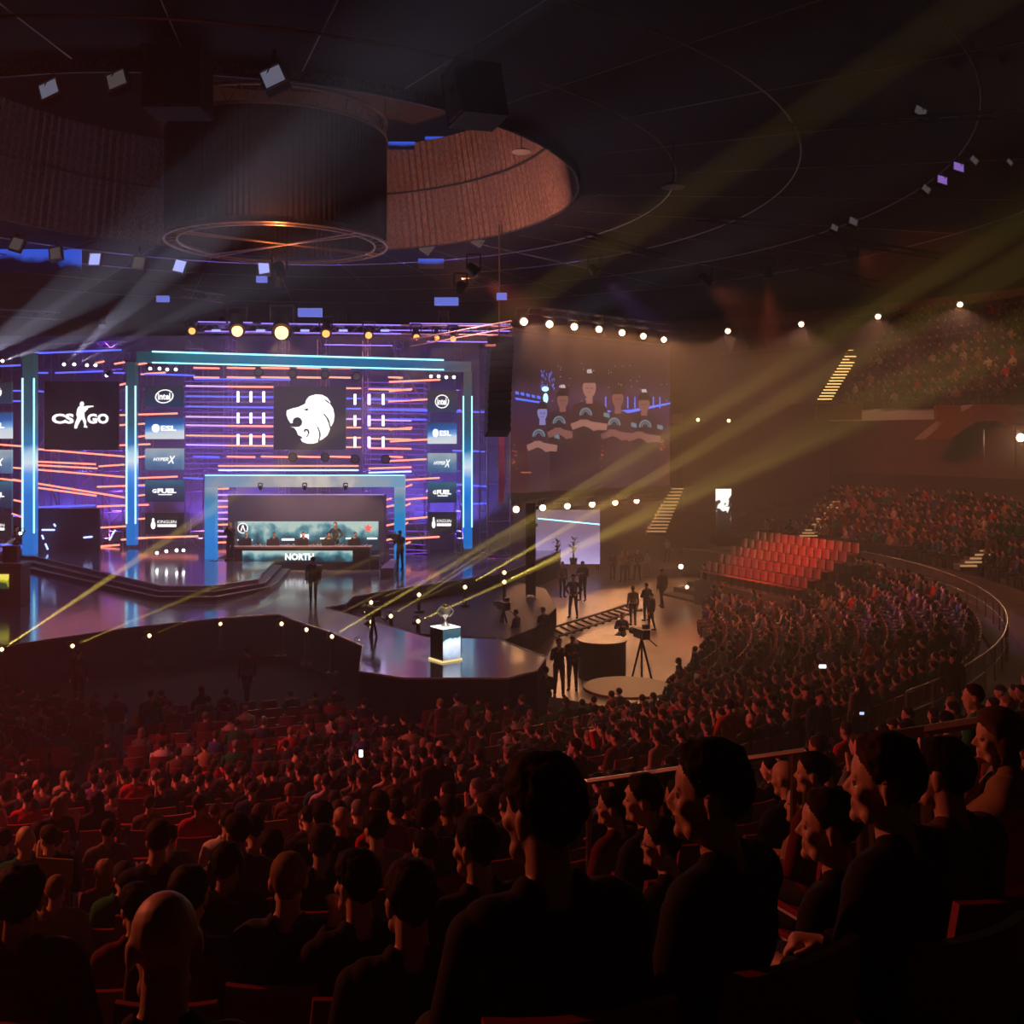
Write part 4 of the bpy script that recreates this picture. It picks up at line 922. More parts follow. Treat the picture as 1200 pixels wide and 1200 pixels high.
a, b = S(601, 590, 1.0), S(752, 582, 1.0); MB().truss(a + Vector((0, 0, .1)), b + Vector((0, 0, .1)), 0.3, .4, .03).build('lattice', DARKSTEEL, t)

# ------------------------------------------------------------------ trusses and lamps over the stage
t = empty('front_truss', P(400, 388, 53), 'long violet lit lamp truss over the top of the stage', 'truss')
mb = MB(); mb.truss(P(222, 384, 53), P(600, 388, 53), 0.45, .55, .035, .02); mb.build('lattice', SCAF, t)
VE = emat('truss_violet', (0.35, 0.2, 1.0), 1.6)
mb = MB()
for a, b, y in ((232, 296, 377), (306, 380, 379), (390, 470, 380), (480, 598, 379), (240, 330, 388), (345, 470, 390), (455, 598, 387), (380, 460, 404), (500, 596, 400)): mb.cyl(P(a, y, 52.7), P(b, y + 1, 52.7), 0.03, n=5)
mb.build('violet_tube', VE, t)
for x in (253, 305, 357, 402, 451):
    MB().pbox(x - 5, 386, x + 5, 388.5, 52.6, .1).build('small_panel', emat('panel_lilac', (.45, .5, 1), 1.3), t)
WASH = (1.0, 0.5, 0.22)
for k, (x, y, d, tx, ty, wt) in enumerate(((225, 388, 8, 200, 560, 1), (278, 388, 13, 300, 700, 3), (330, 390, 16, 340, 720, 3), (382, 391, 9, 380, 700, 1), (432, 393, 8, 420, 720, .6), (488, 395, 7, 520, 700, .5), (512, 396, 6, 540, 700, .4), (531, 397, 7, 560, 700, .5))):
    lamp_can(x, y, 52.4, d, FP(tx, ty if ty > 560 else 730, 1.5), WASH, WST * wt, 55, 10, 'round orange glowing lamp, number %d from the left on the truss over the stage' % (k + 1) if 0 else 'round orange glowing lamp on the stage truss, %s' % ['leftmost of its row', 'large one left of the lion screen', 'largest and brightest of its row', 'just right of the brightest lamp', 'above the right edge of the lion screen', 'third from the right end', 'second from the right end', 'at the right end'][k],
             'orange lamps on the stage truss', bulb=emat('wash_bulb' if d > 10 else 'wash_bulb_dim', (1, .42, .16) if d > 10 else (1, .33, .08), 5 if d > 10 else 2.6))
for (x1, y1, x2, y2, Y, lb, m) in ((-60, 364, 68, 370, 46, 'blue lit lattice truss at the left, under the ceiling', SCAF), (215, 343, 262, 350, 44, 'small dim lattice truss left above the stage', SCAF), (480, 402, 600, 380, 50, 'violet lit truss running out to the speaker array', SCAF), (0, 408, 146, 404, 54, 'blue lit truss over the black game logo screen', SCAF),
                                   (541, 330, 586, 328, 42, 'short copper coloured truss below the ceiling opening', COPPER), (870, 153, 1165, 135, 30, 'long thin pipe rail under the dark ceiling, upper one on the right', DARKSTEEL), (815, 255, 935, 266, 36, 'thin pipe rail under the ceiling beside the tilted disc', DARKSTEEL), (955, 278, 1100, 300, 38, 'thin sagging pipe in the dark above the upper stands', DARKSTEEL), (685, 275, 780, 302, 40, 'thin straight bar right of the ceiling opening', DARKSTEEL), (920, 306, 1030, 334, 44, 'thin dark bar above the upper stands truss', DARKSTEEL)):
    a, b = P(x1, y1, Y), P(x2, y2, Y); t = empty('lattice_truss', (a + b) / 2, lb, 'truss'); mb = MB()
    mb.truss(a, b, 0.32 if Y > 41 else 0.2, .35 if Y > 41 else 1.2, .03, .015, tri=True); mb.build('lattice', m, t)
for (x, y, w, h, Y) in ((363, 366, 28, 10, 45), (190, 350, 14, 7, 45), (523, 353, 28, 9, 42), (588, 347, 12, 8, 42), (306, 327, 12, 7, 40)):
    c = P(x, y, Y); o = MB().pbox(x - w / 2, y - h / 2, x + w / 2, y + h / 2, Y, .2).build('ceiling_panel', emat('panel_blue', (.16, .2, .8), .9)); tag(o, 'small blue glowing panel hanging %s' % {363: 'above the brightest stage lamp', 190: 'at left between ceiling and stage', 523: 'right of the round curtain', 588: 'next to the copper truss', 306: 'under the round curtain'}[x], 'panel')
# bowl rim truss over the upper stands
t = empty('rim_truss', P(1030, 380, 70), 'long dark roof truss with zigzag struts above the upper stands', 'truss')
pts = [P(845, 386, 84), P(940, 377, 79), P(1030, 369, 74), P(1120, 358, 70), P(1230, 340, 66)]; bot = [q - Vector((0, 0, 2.0)) for q in pts]
mb = MB()
for q in (pts, bot): mb.tube(q, .09, 5)
mb.build('chord', DARKSTEEL, t); mb = MB()
for i in range(4):
    for k in range(4):
        a = pts[i].lerp(pts[i + 1], k / 4); b = bot[i].lerp(bot[i + 1], (k + .5) / 4); c = pts[i].lerp(pts[i + 1], (k + 1) / 4)
        mb.cyl(a, b, .06, n=4); mb.cyl(b, c, .06, n=4)
mb.build('zigzag', DARKSTEEL, t)
for k, (x, y, Y) in enumerate(((853, 388, 80), (939, 380, 76), (1029, 371, 71), (1125, 357, 67))):
    c = P(x, y, Y); lamp_can(x, y, Y, 6, (c.x * .8, c.y - 12, 3), (1, .4, .25), WRIM, 75, 16, 'small warm lamp, %s on the roof truss above the upper stands' % ['leftmost', 'second from the left', 'third from the left', 'rightmost'][k], bulb=emat('amber_bulb', (1, .55, .3), 14))
for k, (x, y, d, c_, s_, lb, Y) in enumerate(((818, 492, 4, (1, .8, .25), 5, 'small yellow light on the dark wall left of the upper stairs', 62), (854, 493, 4, (1, .8, .25), 5, 'small yellow light on the dark wall nearest the upper stairs', 62), (1043, 497, 4, (.9, .9, .35), 6, 'small yellow light on the wall under the upper stands, left one', 66), (1086, 498, 4, (.9, .9, .35), 6, 'small yellow light on the wall under the upper stands, right one', 66), (1196, 513, 9, (1, .6, .3), 22, 'bright warm work lamp at the right picture edge under the arch', 50),
                                            (798, 664, 5.5, (1, .7, .4), 14, 'bright handheld light in the crowd left of the empty red seats', 58), (805, 688, 4, (1, .6, .3), 10, 'small light in the crowd below the bright handheld light', 50))):
    lamp_can(x, y, Y, d, P(x, y, Y) + Vector((-3, -9, -3)), (1, .6, .3), 500 if x == 1196 else 0, 100, s_, lb, body=(x == 1196), bulb=emat('dotlamp%d' % k, c_, s_), name='wall_light' if y < 600 else 'hand_light', cat='light')

# ------------------------------------------------------------------ ceiling floods
for (x, y, s, ti, ro, g, lb) in ((60, 108, 26, -.5, -.45, 1, 'square floodlight hanging at the top left under the ceiling'), (139, 97, 26, -.5, -.4, 0, 'square floodlight hanging second from left near the ceiling opening'), (322, 94, 30, -.5, -.45, 1, 'bright faced square floodlight hanging above the round curtain'),
                              (1077, 133, 17, -.6, .5, 0, 'floodlight hanging from the long pipe rail at upper right'), (977, 268, 10, -.6, .5, 0, 'lowest left floodlight of the slanting row at upper right'), (999, 261, 12, -.6, .4, 0, 'second floodlight of the slanting row at upper right'), (1084, 223, 12, -.6, .7, 0, 'middle dim floodlight of the slanting row at upper right'), (1103, 213, 14, -.6, .3, 2, 'violet lit floodlight of the slanting row, lower one'), (1122, 198, 15, -.6, .3, 2, 'violet lit floodlight of the slanting row, upper one'), (1140, 189, 12, -.6, .8, 0, 'top right floodlight of the slanting row'), (1182, 191, 9, -.6, .8, 0, 'small floodlight near the right picture edge')):
    floodlight(x, y, 27.6 if x < 400 else 32, s, ti, ro, lb, {1: emat('flood_cool', (.42, .42, .6), .28), 0: emat('flood_dim', (.3, .24, .24), .22), 2: emat('flood_violet', (.4, .2, .8), .6)}[g])
for k, (x, y) in enumerate(((20, 287), (66, 298), (112, 305), (163, 309), (211, 313), (310, 315))):
    floodlight(x, y, 50, 15, -.3, rnd.uniform(-.3, .3), 'square floodlight on the far rim of the ceiling opening, %s from left' % ['first', 'second', 'third', 'fourth', 'fifth', 'sixth'][k], emat('flood_blue', (.4, .45, 1), 1.2 if k in (2, 4, 5) else .25) if k in (2, 4, 5) else emat('flood_dim', (.3, .24, .24), .22))
for k, (x, y, Y) in enumerate(((660, 157, 42), (684, 185, 44), (686, 215, 46), (668, 248, 50), (634, 262, 53), (560, 283, 54), (500, 292, 55), (590, 270, 54))):
    floodlight(x, y, Y, 13, -.4, rnd.uniform(-.8, .8), 'small dark floodlight clamped to the rim beside the brown drape, %s' % ['topmost', 'upper right', 'rightmost', 'lower right', 'below right end', 'bottom middle', 'bottom left', 'bottom centre right'][k], emat('flood_dim', (.3, .24, .24), .22), hang=True)
# patches of blue light at the drum, painted as glowing panels
for (x1, y1, x2, y2, Y, lb) in ((95, 118, 135, 148, 54, 'dim blue light patch as glowing panel high in the opening, left one'), (150, 135, 190, 160, 54, 'dim blue light patch as glowing panel high in the opening, right one'), (-20, 292, 95, 318, 56.2, 'blue light patch as glowing strip on the far rim at left'), (455, 166, 486, 175, 53, 'small bright blue glow as a panel at the top of the brown drape'), (498, 160, 525, 170, 53, 'smaller blue glow as a panel at the top of the brown drape'), (490, 303, 520, 315, 55, 'blue glowing panel below the brown drape')):
    dim = 'dim' in lb
    o = MB().pbox(x1, y1, x2, y2, Y, .1).build('blue_glow_patch', ramp_screen('blue_glow_paint_%s' % dim, [(.3, (0, 0, .01)), (.7, (.01, .04, .2) if dim else (.03, .1, .7))], 'z', 1.0, .5, 2.0)); tag(o, lb, 'panel')
# loudspeakers hung from the roof
t = empty('hanging_speaker', P(540, 150, 27.6), 'large dark loudspeaker box with a pale grey side hanging right of the round curtain', 'loudspeaker')
rt = Matrix.Rotation(R(28), 3, 'Z') @ Matrix.Rotation(R(-10), 3, 'X') @ Matrix.Rotation(R(-4), 3, 'Y')
c = P(556, 112, 27.6); MB().box(c, (1.35, 1.0, 1.5), rt).build('cabinet', RUBBER, t)
MB().box(c + rt @ Vector((-.72, -.1, -.1)), (.08, .75, 1.2), rt).build('side_panel', GREY, t); MB().box(c + rt @ Vector((-.77, -.2, .0)), (.04, .2, .2), rt).build('handle', BLACK, t)
MB().cyl(c + Vector((0, 0, .8)), (c.x, c.y, CEILZ), .03, n=4).build('cable', DARKSTEEL, t)
t = empty('hanging_speaker', P(200, 120, 26.6), 'black square loudspeaker box hanging between two floodlights at top left', 'loudspeaker')
MB().pbox(166, 50, 234, 125, 26.6, 1.2).build('cabinet', pmat('speaker_black', (.01, .009, .01), .8), t); MB().cyl(P(200, 50, 26.8), P(200, 46, 26.8), .03, n=4).build('cable', DARKSTEEL, t)
MB().pbox(170, 54, 230, 121, 26.55, .04).build('grille', pmat('grille_black', (.006, .006, .007), .9), t)
# line array
t = empty('line_array', P(585, 505, 50), 'curved black line array of loudspeakers hanging left of the side screen', 'loudspeaker')
n = 12
for k in range(n):
    f = k / (n - 1); y = 400 + 104 * f; c = P(584 - 4 * f ** 2 - 2 * math.sin(f * 3) + 3, y, 50 - 0.9 * f ** 2)
    rt = Matrix.Rotation(R(18), 3, 'Z') @ Matrix.Rotation(R(-2 - 26 * f), 3, 'X'); MB().box(c, (1.15, .7, .36), rt).build('speaker_box', pmat('array_black', (.012, .011, .013), .7), t)
MB().box(P(575, 405, 49.6), (.5, .3, .12)).build('top_bracket', pmat('bracket_pink', (.6, .3, .35), .5), t)
MB().cyl(P(585, 402, 50), (P(585, 402, 50).x, 50, CEILZ), .04, n=5).build('chain', DARKSTEEL, t)
# tilted discs
for (x, y, Y, r_, lb) in ((789, 219, 34, .42, 'tilted pale round reflector hanging in the yellow beam'), (611, 178, 44, .45, 'small pale dish lamp in front of the brown drape'), (677, 112, 34, .2, 'small round hanging lamp right of the loudspeaker')):
    c = P(x, y, Y); t = empty('hanging_reflector', c, lb, 'reflector'); m = MB()
    m.lathe(c, [(.02, .16), (r_ * .5, .12), (r_, 0), (r_ * .96, -.02), (.02, .1)], 20); m.build('dish', GREY, t, smooth=True); MB().cyl(c + Vector((0, 0, .15)), c + Vector((0, 0, 1.5)), .02, n=4).build('hanger', DARKSTEEL, t)

# ------------------------------------------------------------------ trophy podium
TROPHYM = pmat('trophy_silver', (0.8, 0.74, 0.62), 0.28, 0.55, 0.05)
pb = FP(522, 773, SZ); Y_ = pb.y
rt = Matrix.Rotation(R(-52), 3, 'Z')
t = empty('trophy_pedestal', pb, 'square pedestal with a lit picture side standing on the podium', 'pedestal')
Hh = 37 / F * Y_; c = pb + Vector((0, 0, Hh / 2 + .03)); sz = .64
MB().box(c, (sz, sz, Hh), rt).build('block', pmat('pedestal_black', (.012, .012, .014), .35), t)
PED = ramp_screen('pedestal_picture', [(.0, (.2, .22, .28)), (.25, (.55, .65, .85)), (.5, (.9, .95, 1)), (.68, (.6, .8, 1)), (.72, (.03, .08, .12)), (1, (.05, .12, .16))], 'z', 1.3, 3, .5)
f_ = rt @ Vector((-1, 0, 0)) ; g_ = rt @ Vector((0, -1, 0))
fr = f_ if f_.x > 0 else g_
for dv in (rt @ Vector((1, 0, 0)), rt @ Vector((-1, 0, 0)), rt @ Vector((0, 1, 0)), rt @ Vector((0, -1, 0))):
    if dv.y < 0 and dv.x > 0: fr = dv
ax = Vector((-fr.y, fr.x, 0))
mb = MB(); q0 = c + fr * (sz / 2 + .005)
mb.prism([q0 + ax * -sz * .48 + Vector((0, 0, -Hh * .47)), q0 + ax * sz * .48 + Vector((0, 0, -Hh * .47)), q0 + ax * sz * .48 + Vector((0, 0, Hh * .48)), q0 + ax * -sz * .48 + Vector((0, 0, Hh * .48))], fr * .01); mb.build('picture_side', PED, t)
MB().box(c + Vector((0, 0, Hh / 2 + .01)), (sz, sz, .03), rt).build('light_top', emat('pedestal_top', (1, .95, .85), 1.6), t)
MB().box(pb + Vector((0, 0, .03)), (sz + .08, sz + .08, .05), rt).build('gold_base_strip', emat('pedestal_gold', (1, .75, .3), 1.1), t)
top = c + Vector((0, 0, Hh / 2 + .03))
t = empty('trophy', top, 'silver and gold cup trophy standing on the lit pedestal', 'trophy')
MB().lathe(top, [(.0, 0), (.13, 0), (.13, .04), (.07, .07), (.03, .14), (.025, .2), (.05, .25), (.09, .29), (.14, .36), (.165, .45), (.16, .56), (.155, .57), (.13, .46), (.09, .36), (0, .31)], 24).build('cup', TROPHYM, t, smooth=True)
for s_ in (-1, 1):
    mb = MB(); mb.tube([top + Vector((s_ * (.1 + .13 * math.sin(a)), 0, .28 + .3 * (a / PI))) for a in [PI * k / 8 for k in range(9)]], .022, 6); mb.build('handle', TROPHYM, t)
MB().ell(top + Vector((0, 0, .6)), (.09, .09, .07)).build('gold_ball', pmat('gold', (.8, .5, .15), .2, 1), t, smooth=True)
spot('spot_source', top + Vector((1.5, -3, 6)), top + Vector((0, 0, .2)), 1500, (1, .9, .75), 14, .5)  # bare spot added to brighten the trophy, without a fixture

# ------------------------------------------------------------------ floor work area
t = empty('camera_dolly_track', FP(690, 735, 0), 'straight black camera dolly track lying on the bright hall floor', 'track')
a1, b1, a2, b2 = FP(640, 741, 0), FP(734, 712, 0), FP(655, 749, 0), FP(752, 717, 0)
mb = MB(); mb.cyl(a1 + Vector((0, 0, .12)), b1 + Vector((0, 0, .12)), .05, n=6); mb.cyl(a2 + Vector((0, 0, .12)), b2 + Vector((0, 0, .12)), .05, n=6); mb.build('rail', BLACK, t)
mb = MB()
for k in range(13):
    f = k / 12; p = a1.lerp(b1, f); q = a2.lerp(b2, f); mb.box((p + q) / 2 + Vector((0, 0, .05)), ((q - p).length, .1, .07), Matrix.Rotation(math.atan2(q.y - p.y, q.x - p.x), 3, 'Z'))
mb.build('sleeper', BLACK, t)
c = FP(708, 800, 0); c.y += .8
t = empty('camera_platform', c, 'round black drum platform with a flat top on the hall floor', 'platform')
MB().cyl(c, c + Vector((0, 0, 1.22)), .8, n=32).build('drum_side', pmat('drum_black', (.03, .022, .02), .7), t); MB().cyl(c + Vector((0, 0, 1.22)), c + Vector((0, 0, 1.28)), .84, n=32).build('top_plate', pmat('drum_top', (.1, .06, .04), .35), t)
def tripod_camera(px, pyf, lb, z=0, h=1.45, yaw=0.4):
    c = FP(px, pyf, z); t = empty('camera_tripod', c, lb, 'camera')
    for k in range(3):
        a = 2 * PI * k / 3 + .4; MB().cyl(c + Vector((.4 * math.cos(a), .4 * math.sin(a), 0)), c + Vector((0, 0, h)), .03, .04, n=6).build('leg', BLACK, t)
    rt = Matrix.Rotation(yaw, 3, 'Z'); q = c + Vector((0, 0, h + .17))
    MB().box(q, (.26, .65, .3), rt).build('camera_body', BLACK, t); m = MB(); m.cyl(q + rt @ Vector((0, .3, 0)), q + rt @ Vector((0, .65, 0)), .09, .12, n=12); m.build('lens', BLACK, t)
    MB().box(q + rt @ Vector((0, -.25, .26)), (.2, .12, .15), rt).build('viewfinder', BLACK, t); m = MB(); m.cyl(q + rt @ Vector((.05, -.3, -.1)), q + rt @ Vector((.15, -.7, -.3)), .018, n=5); m.build('pan_handle', BLACK, t)
tripod_camera(752, 800, 'broadcast camera on a tripod right of the round drum platform')
tripod_camera(437, 800, 'camera on a stand at the left side of the trophy podium', 0, 2.2, .6)
tripod_camera(590, 757, 'low camera on a stand beside the podium right corner', 0, 1.4, .5)
o = MB().lathe(FP(735, 832, 0), [(0, .62), (1.3, .62), (1.3, .7), (0, .7)], 28).build('round_table', pmat('table_wood', (.25, .15, .09), .5)); tag(o, 'low round table top in the dark below the drum platform', 'table')
# bright vertical led tower at right
t = empty('led_totem', P(848, 640, 60), 'slim dark stand with a white glowing picture, left of the empty red seats', 'display')
MB().pbox(841, 612, 856, 655, 60, .6).build('stand', pmat('totem_dark', (.05, .05, .04), .6), t)
MB().pbox(839, 573, 857, 617, 60, .1).build('display', ramp_screen('totem_picture', [(.44, (.01, .01, .01)), (.52, (.15, .15, .13)), (.56, (1, .97, .9))], 'z', 1.4, 1.6, 2.2), t)
# stairs with warm light edges
STEPE = emat('stair_light', (1.0, .6, .18), 1.6); STEPD = emat('stair_light_dim', (1.0, .5, .2), .45)
def stairs(x1a, x1b, y1, Y1, x2a, x2b, y2, Y2, n, lb, m=STEPE, amp=1.0):
    """flight seen from pixels (bottom left/right, row, depth) to (top ...)"""
    t = empty('lit_stairs', P((x1a + x1b) / 2, y1, Y1), lb, 'stairs')
    for k in range(n):
        f = k / (n - 1); Y = Y1 + (Y2 - Y1) * f; y = y1 + (y2 - y1) * f; a = P(x1a + (x2a - x1a) * f, y, Y); b = P(x1b + (x2b - x1b) * f, y, Y)
        dY = (Y2 - Y1) / n; MB().prism([a, b, b + Vector((0, dY, 0)), a + Vector((0, dY, 0))], (0, 0, -.25)).build('tread', CONC, t)
        MB().prism([a + Vector((0, -.012, 0)), b + Vector((0, -.012, 0)), b + Vector((0, -.012, -.08)), a + Vector((0, -.012, -.08))], (0, .01, 0)).build('edge_light', m, t)
stairs(958, 975, 467, 68, 994, 1010, 410, 77, 17, 'steep flight of yellow lit stairs left of the upper stands')
stairs(937, 958, 627, 55, 982, 996, 581, 61, 15, 'warm lit stairs behind the empty red seats', STEPD)
stairs(758, 780, 622, 56, 787, 801, 572, 64, 14, 'dim orange lit stairs beside the big side screen', STEPD)
stairs(1125, 1145, 662, 42, 1200, 1222, 606, 50, 14, 'warm lit stairs between two stand blocks at the right edge', STEPD)
# concrete arch and walls at right
t = empty('concrete_arch', P(1150, 520, 56), 'pale concrete entrance arch under the upper stands at right', 'arch')
ARCH = pmat('arch_concrete', (.26, .17, .14), .8, 0, .2, 1)
mb = MB(); mb.prism([P(x, y, 56) for x, y in ((1083, 515), (1108, 495), (1142, 474), (1180, 474), (1225, 498), (1225, 520), (1212, 520), (1172, 493), (1146, 493), (1112, 515))], (0, 1.5, 0)); mb.build('arch_beam', ARCH, t)
MB().pbox(1098, 475, 1126, 494, 56.5, .4).build('wall_block', ARCH, t)
o = MB().pbox(958, 474, 1010, 492, 62, .5).build('balcony_wall', ARCH); tag(o, 'pale balcony wall block at the foot of the upper stairs', 'wall')
t = empty('dark_wall_block', P(880, 600, 63), 'large dark hanging cloth wall right of the side screen', 'curtain')
MB().pbox(800, 474, 972, 600, 65, .3).build('cloth', pmat('cloth_wall', (.2, .13, .1), .9, 0, .2, .5), t)
for (x, ya, yb, Y) in ((1152, 503, 548, 48), (1190, 503, 548, 48)):
    o = MB().cyl(P(x, ya, Y), P(x, yb, Y), .05, n=6).build('steel_post', DARKSTEEL); tag(o, 'thin steel post of the %s side of the cage under the arch' % ('left' if x < 1160 else 'right'), 'post')
# railings
RAIL = pmat('rail_steel', (.3, .26, .24), .3, .8)
def railing(pts, lb, post=.9, r=.025, mid=True):
    t = empty('railing', pts[0], lb, 'railing'); m = MB(); m.tube(pts, r, 6); m.build('handrail', RAIL, t)
    if mid: m = MB(); m.tube([p - Vector((0, 0, .45)) for p in pts], r * .7, 5); m.build('mid_rail', RAIL, t)
    for p in pts:
        MB().cyl(p, p - Vector((0, 0, post)), r, n=6).build('post', RAIL, t)
rr = 28.2; pts = []
for k in range(24):
    a = R(-47 + k * 2.6); x, y, z = pol(rr, a, prof(29.2) + 1.0); pts.append(Vector((x, y, z)))
railing(pts, 'curved steel railing along the walkway behind the floor crowd')
railing([P(640, 928, 7.6), P(690, 916, 7.3), P(770, 905, 7), P(850, 893, 6.7), P(930, 882, 6.4), P(944, 880, 6.35), P(950, 890, 6.3)], 'long shiny handrail sloping behind the foreground heads', 1.0, .022, False)
railing([P(1010, 880, 5.4), P(1025, 865, 5.3), P(1085, 856, 5.2), P(1160, 844, 5.0), P(1230, 834, 4.9)], 'dark handrail at the right in front of the seated row', 1.0, .03, False)

# ------------------------------------------------------------------ yellow and white beams
YEL = (1.0, 0.72, 0.12)
def beam(x, y, Y, tx, ty, tY, col, watts, ang, lb, grp, d=4.6, glow=10, nm='beam_lamp', stand=None):
    glow = 4 if col is YEL else glow
    c = P(x, y, Y); tgt = P(tx, ty, tY)
    t = lamp_can(x, y, Y, d, tgt, col, watts, ang, glow, lb, grp, nm, 'lamp', bulb=emat('%s_bulb' % nm, (1, .72, .3) if col is YEL else (.95, .95, 1), glow), spotr=0.03)
    if stand is not None:
        m = MB(); m.cyl((c.x, c.y, stand), (c.x, c.y, c.z - .1), .09, .07, n=8); m.cyl((c.x, c.y, stand), (c.x, c.y, stand + .1), .2, n=10); m.build('base', RUBBER, t)
bl_ = [(2, 761, 31.5, 1150, 0, 16, 1.5), (85, 757, FP(0, 757, 1.3).y, 860, 433, 26, 1.0), (175, 745, FP(0, 745, 1.3).y, 800, 500, 30, .35), (258, 731, FP(0, 731, 1.3).y, 900, 455, 30, .7), (389, 746, 33.2, 1200, 262, 22, 2.2), (490, 728, 36.5, 1100, 455, 24, 1.7), (545, 688, 43.5, 900, 480, 28, 1.4), (435, 729, 36, 640, 635, 34, .6), (458, 722, 37, 690, 575, 30, .6), (435, 706, 41.3, 640, 618, 36, .5), (491, 697, 42, 700, 560, 34, .6), (359, 738, 34.6, 620, 610, 32, .8), (591, 682, 44, 760, 600, 30, .6), (421, 752, 33.2, 700, 605, 30, .3), (330, 731, 35.8, 600, 620, 30, .2)]
where = ['at the left picture edge', 'below the leftmost pillar', 'below the second pillar', 'below the gap left of the team desk', 'at the catwalk side, source of the strongest beam', 'left of the trophy', 'behind the trophy to the upper right', 'above the catwalk end', 'left of the two lamps above the catwalk', 'high at the stage edge left of the trophy', 'behind the podium, upper left of the trophy', 'second on the catwalk front', 'beside the black tower', 'by the stand camera on the podium', 'first on the catwalk front']
for k, (x, y, Y, tx, ty, tY, s_) in enumerate(bl_):
    beam(x, y, Y, tx, ty, tY, YEL, WBEAM * s_, 1.5, 'small bright yellow beam lamp %s' % where[k], 'yellow beam lamps around the stage', stand=0.36 if x < 440 else 0.9)
for (x, y) in ((429, 716), (591, 671)):
    beam(x, y, 40, x + 120, y - 60, 34, YEL, 0, 2, 'small yellow lamp %s' % ('low at the stage step' if x < 500 else 'highest on the dark platform'), None)
wl = [(75, 427, 50, 215, 300, 30, 1.6, 4.5), (87, 427, 50, 300, 330, 34, 1.2, 4), (102, 428, 50, 330, 335, 34, .5, 3), (112, 428, 50, 360, 350, 34, .4, 3), (3, 423, 48, 160, 372, 34, 1.2, 5), (-30, 425, 48, 130, 330, 30, 1.5, 5), (-60, 440, 48, 60, 350, 34, 1.6, 5), (125, 440, 50, 92, 478, 50, .25, 5), (176, 432, 50, 330, 340, 36, .35, 3), (187, 432, 50, 360, 350, 36, .3, 3), (196, 433, 50, 380, 355, 36, .3, 3), (206, 433, 50, 400, 360, 36, .3, 3),
      (505, 441, 50, 620, 388, 40, .8, 3.5), (514, 441, 50, 640, 388, 40, .6, 3.5), (523, 442, 50, 660, 395, 40, .5, 3.5), (532, 442, 50, 670, 400, 40, .4, 3.5), (184, 648, 50, 260, 605, 40, .35, 3), (195, 646, 50, 270, 600, 40, .3, 3), (207, 645, 50, 280, 600, 40, .25, 3), (215, 645, 50, 290, 600, 40, .25, 3), (24, 625, 49, -60, 690, 36, .8, 5)]
for k, (x, y, Y, tx, ty, tY, s_, an) in enumerate(wl):
    lb = 'small white beam lamp ' + ('beyond the left picture edge' if x < 0 else 'at far left of the stage' if x < 30 else 'over the black game logo screen' if x < 130 else 'above the left sponsor screens' if x < 220 and y < 500 else 'near the floor left of the portal frame' if y > 600 else 'above the right sponsor screens')
    if x in (75, 125): lb += ', ' + ('leftmost and brightest' if x == 75 else 'aimed down at the logo')
    beam(x, y, Y, tx, ty, tY, (.72, .74, 1.0), WWHITE * s_, an * .58, lb, 'white beam lamps ' + lb[22:], d=3.6, glow=9, nm='white_beam_lamp')
# ------------------------------------------------------------------ seats
SEATM = pmat('seat_red', (0.30, 0.02, 0.03), 0.5, 0, 0.15, 5); SEATF = pmat('seat_frame', (0.06, 0.05, 0.05), 0.4, 0.6)
def seat_meshes():
    a = MB()
    # backrest: curved shell
    n = 6; vs = []
    for j in range(4):
        for i in range(n + 1):
            u = -1 + 2 * i / n; z = 0.5 + 0.42 * j / 3
            vs.append((0.22 * u * (1 - .06 * (j == 3)), -0.23 - 0.05 * j / 3 + 0.035 * u * u, z))
    m = len(vs); vs += [(x, y - 0.03, z) for x, y, z in vs]; fs = []
    for j in range(3):
        for i in range(n):
            q = j * (n + 1) + i; fs += [(q, q + n + 1, q + n + 2, q + 1), (q + m, q + 1 + m, q + n + 2 + m, q + n + 1 + m)]
    for i in range(n): fs += [(i, i + 1, i + 1 + m, i + m), (3 * (n + 1) + i, 3 * (n + 1) + i + m, 3 * (n + 1) + i + 1 + m, 3 * (n + 1) + i + 1)]
    for j in range(3): q = j * (n + 1); fs += [(q, q + m, q + n + 1 + m, q + n + 1), (q + n, q + 2 * n + 1, q + 2 * n + 1 + m, q + n + m)]
    a.add(vs, fs)
    b = MB(); b.prism([(-.2, -.2, .42), (.2, -.2, .42), (.22, .1, .44), (.19, .2, .43), (-.19, .2, .43), (-.22, .1, .44)], (0, 0, .035))
    c = MB()
    for s in (-1, 1):
        c.cyl((.2 * s, -.22, 0), (.2 * s, -.24, .8), .014, n=5); c.cyl((.2 * s, .18, 0), (.2 * s, .15, .42), .014, n=5); c.cyl((.2 * s, -.21, .41), (.2 * s, .17, .41), .014, n=5)
    r = []
    for nm, q, mt in (('backrest', a, SEATM), ('seat', b, SEATM), ('frame', c, SEATF)):
        me = bpy.data.meshes.new(nm); me.from_pydata(q.v, [], q.f); me.materials.append(mt); r.append((nm, me))
    return r, (a, b)
SEATP, SEATMB = seat_meshes()
n_seat = 0
def put_seat(x, y, z, yaw, label, group, up=False, name='arena_seat'):
    global n_seat
    n_seat += 1
    t = empty(name, (x, y, z), label, 'seat', group); t.rotation_euler = (0, 0, yaw)
    for nm, me in SEATP:
        o = bpy.data.objects.new(nm, me); COL.objects.link(o); o.parent = t
        if up and nm == 'seat': o.rotation_euler = (R(65), 0, 0); o.location = (0, 0.12, .2); o.location = (0, -.2 + .42 * math.sin(R(65)) - .05, .42 - .42 * math.cos(R(65)) + .1 - .06)
    return t
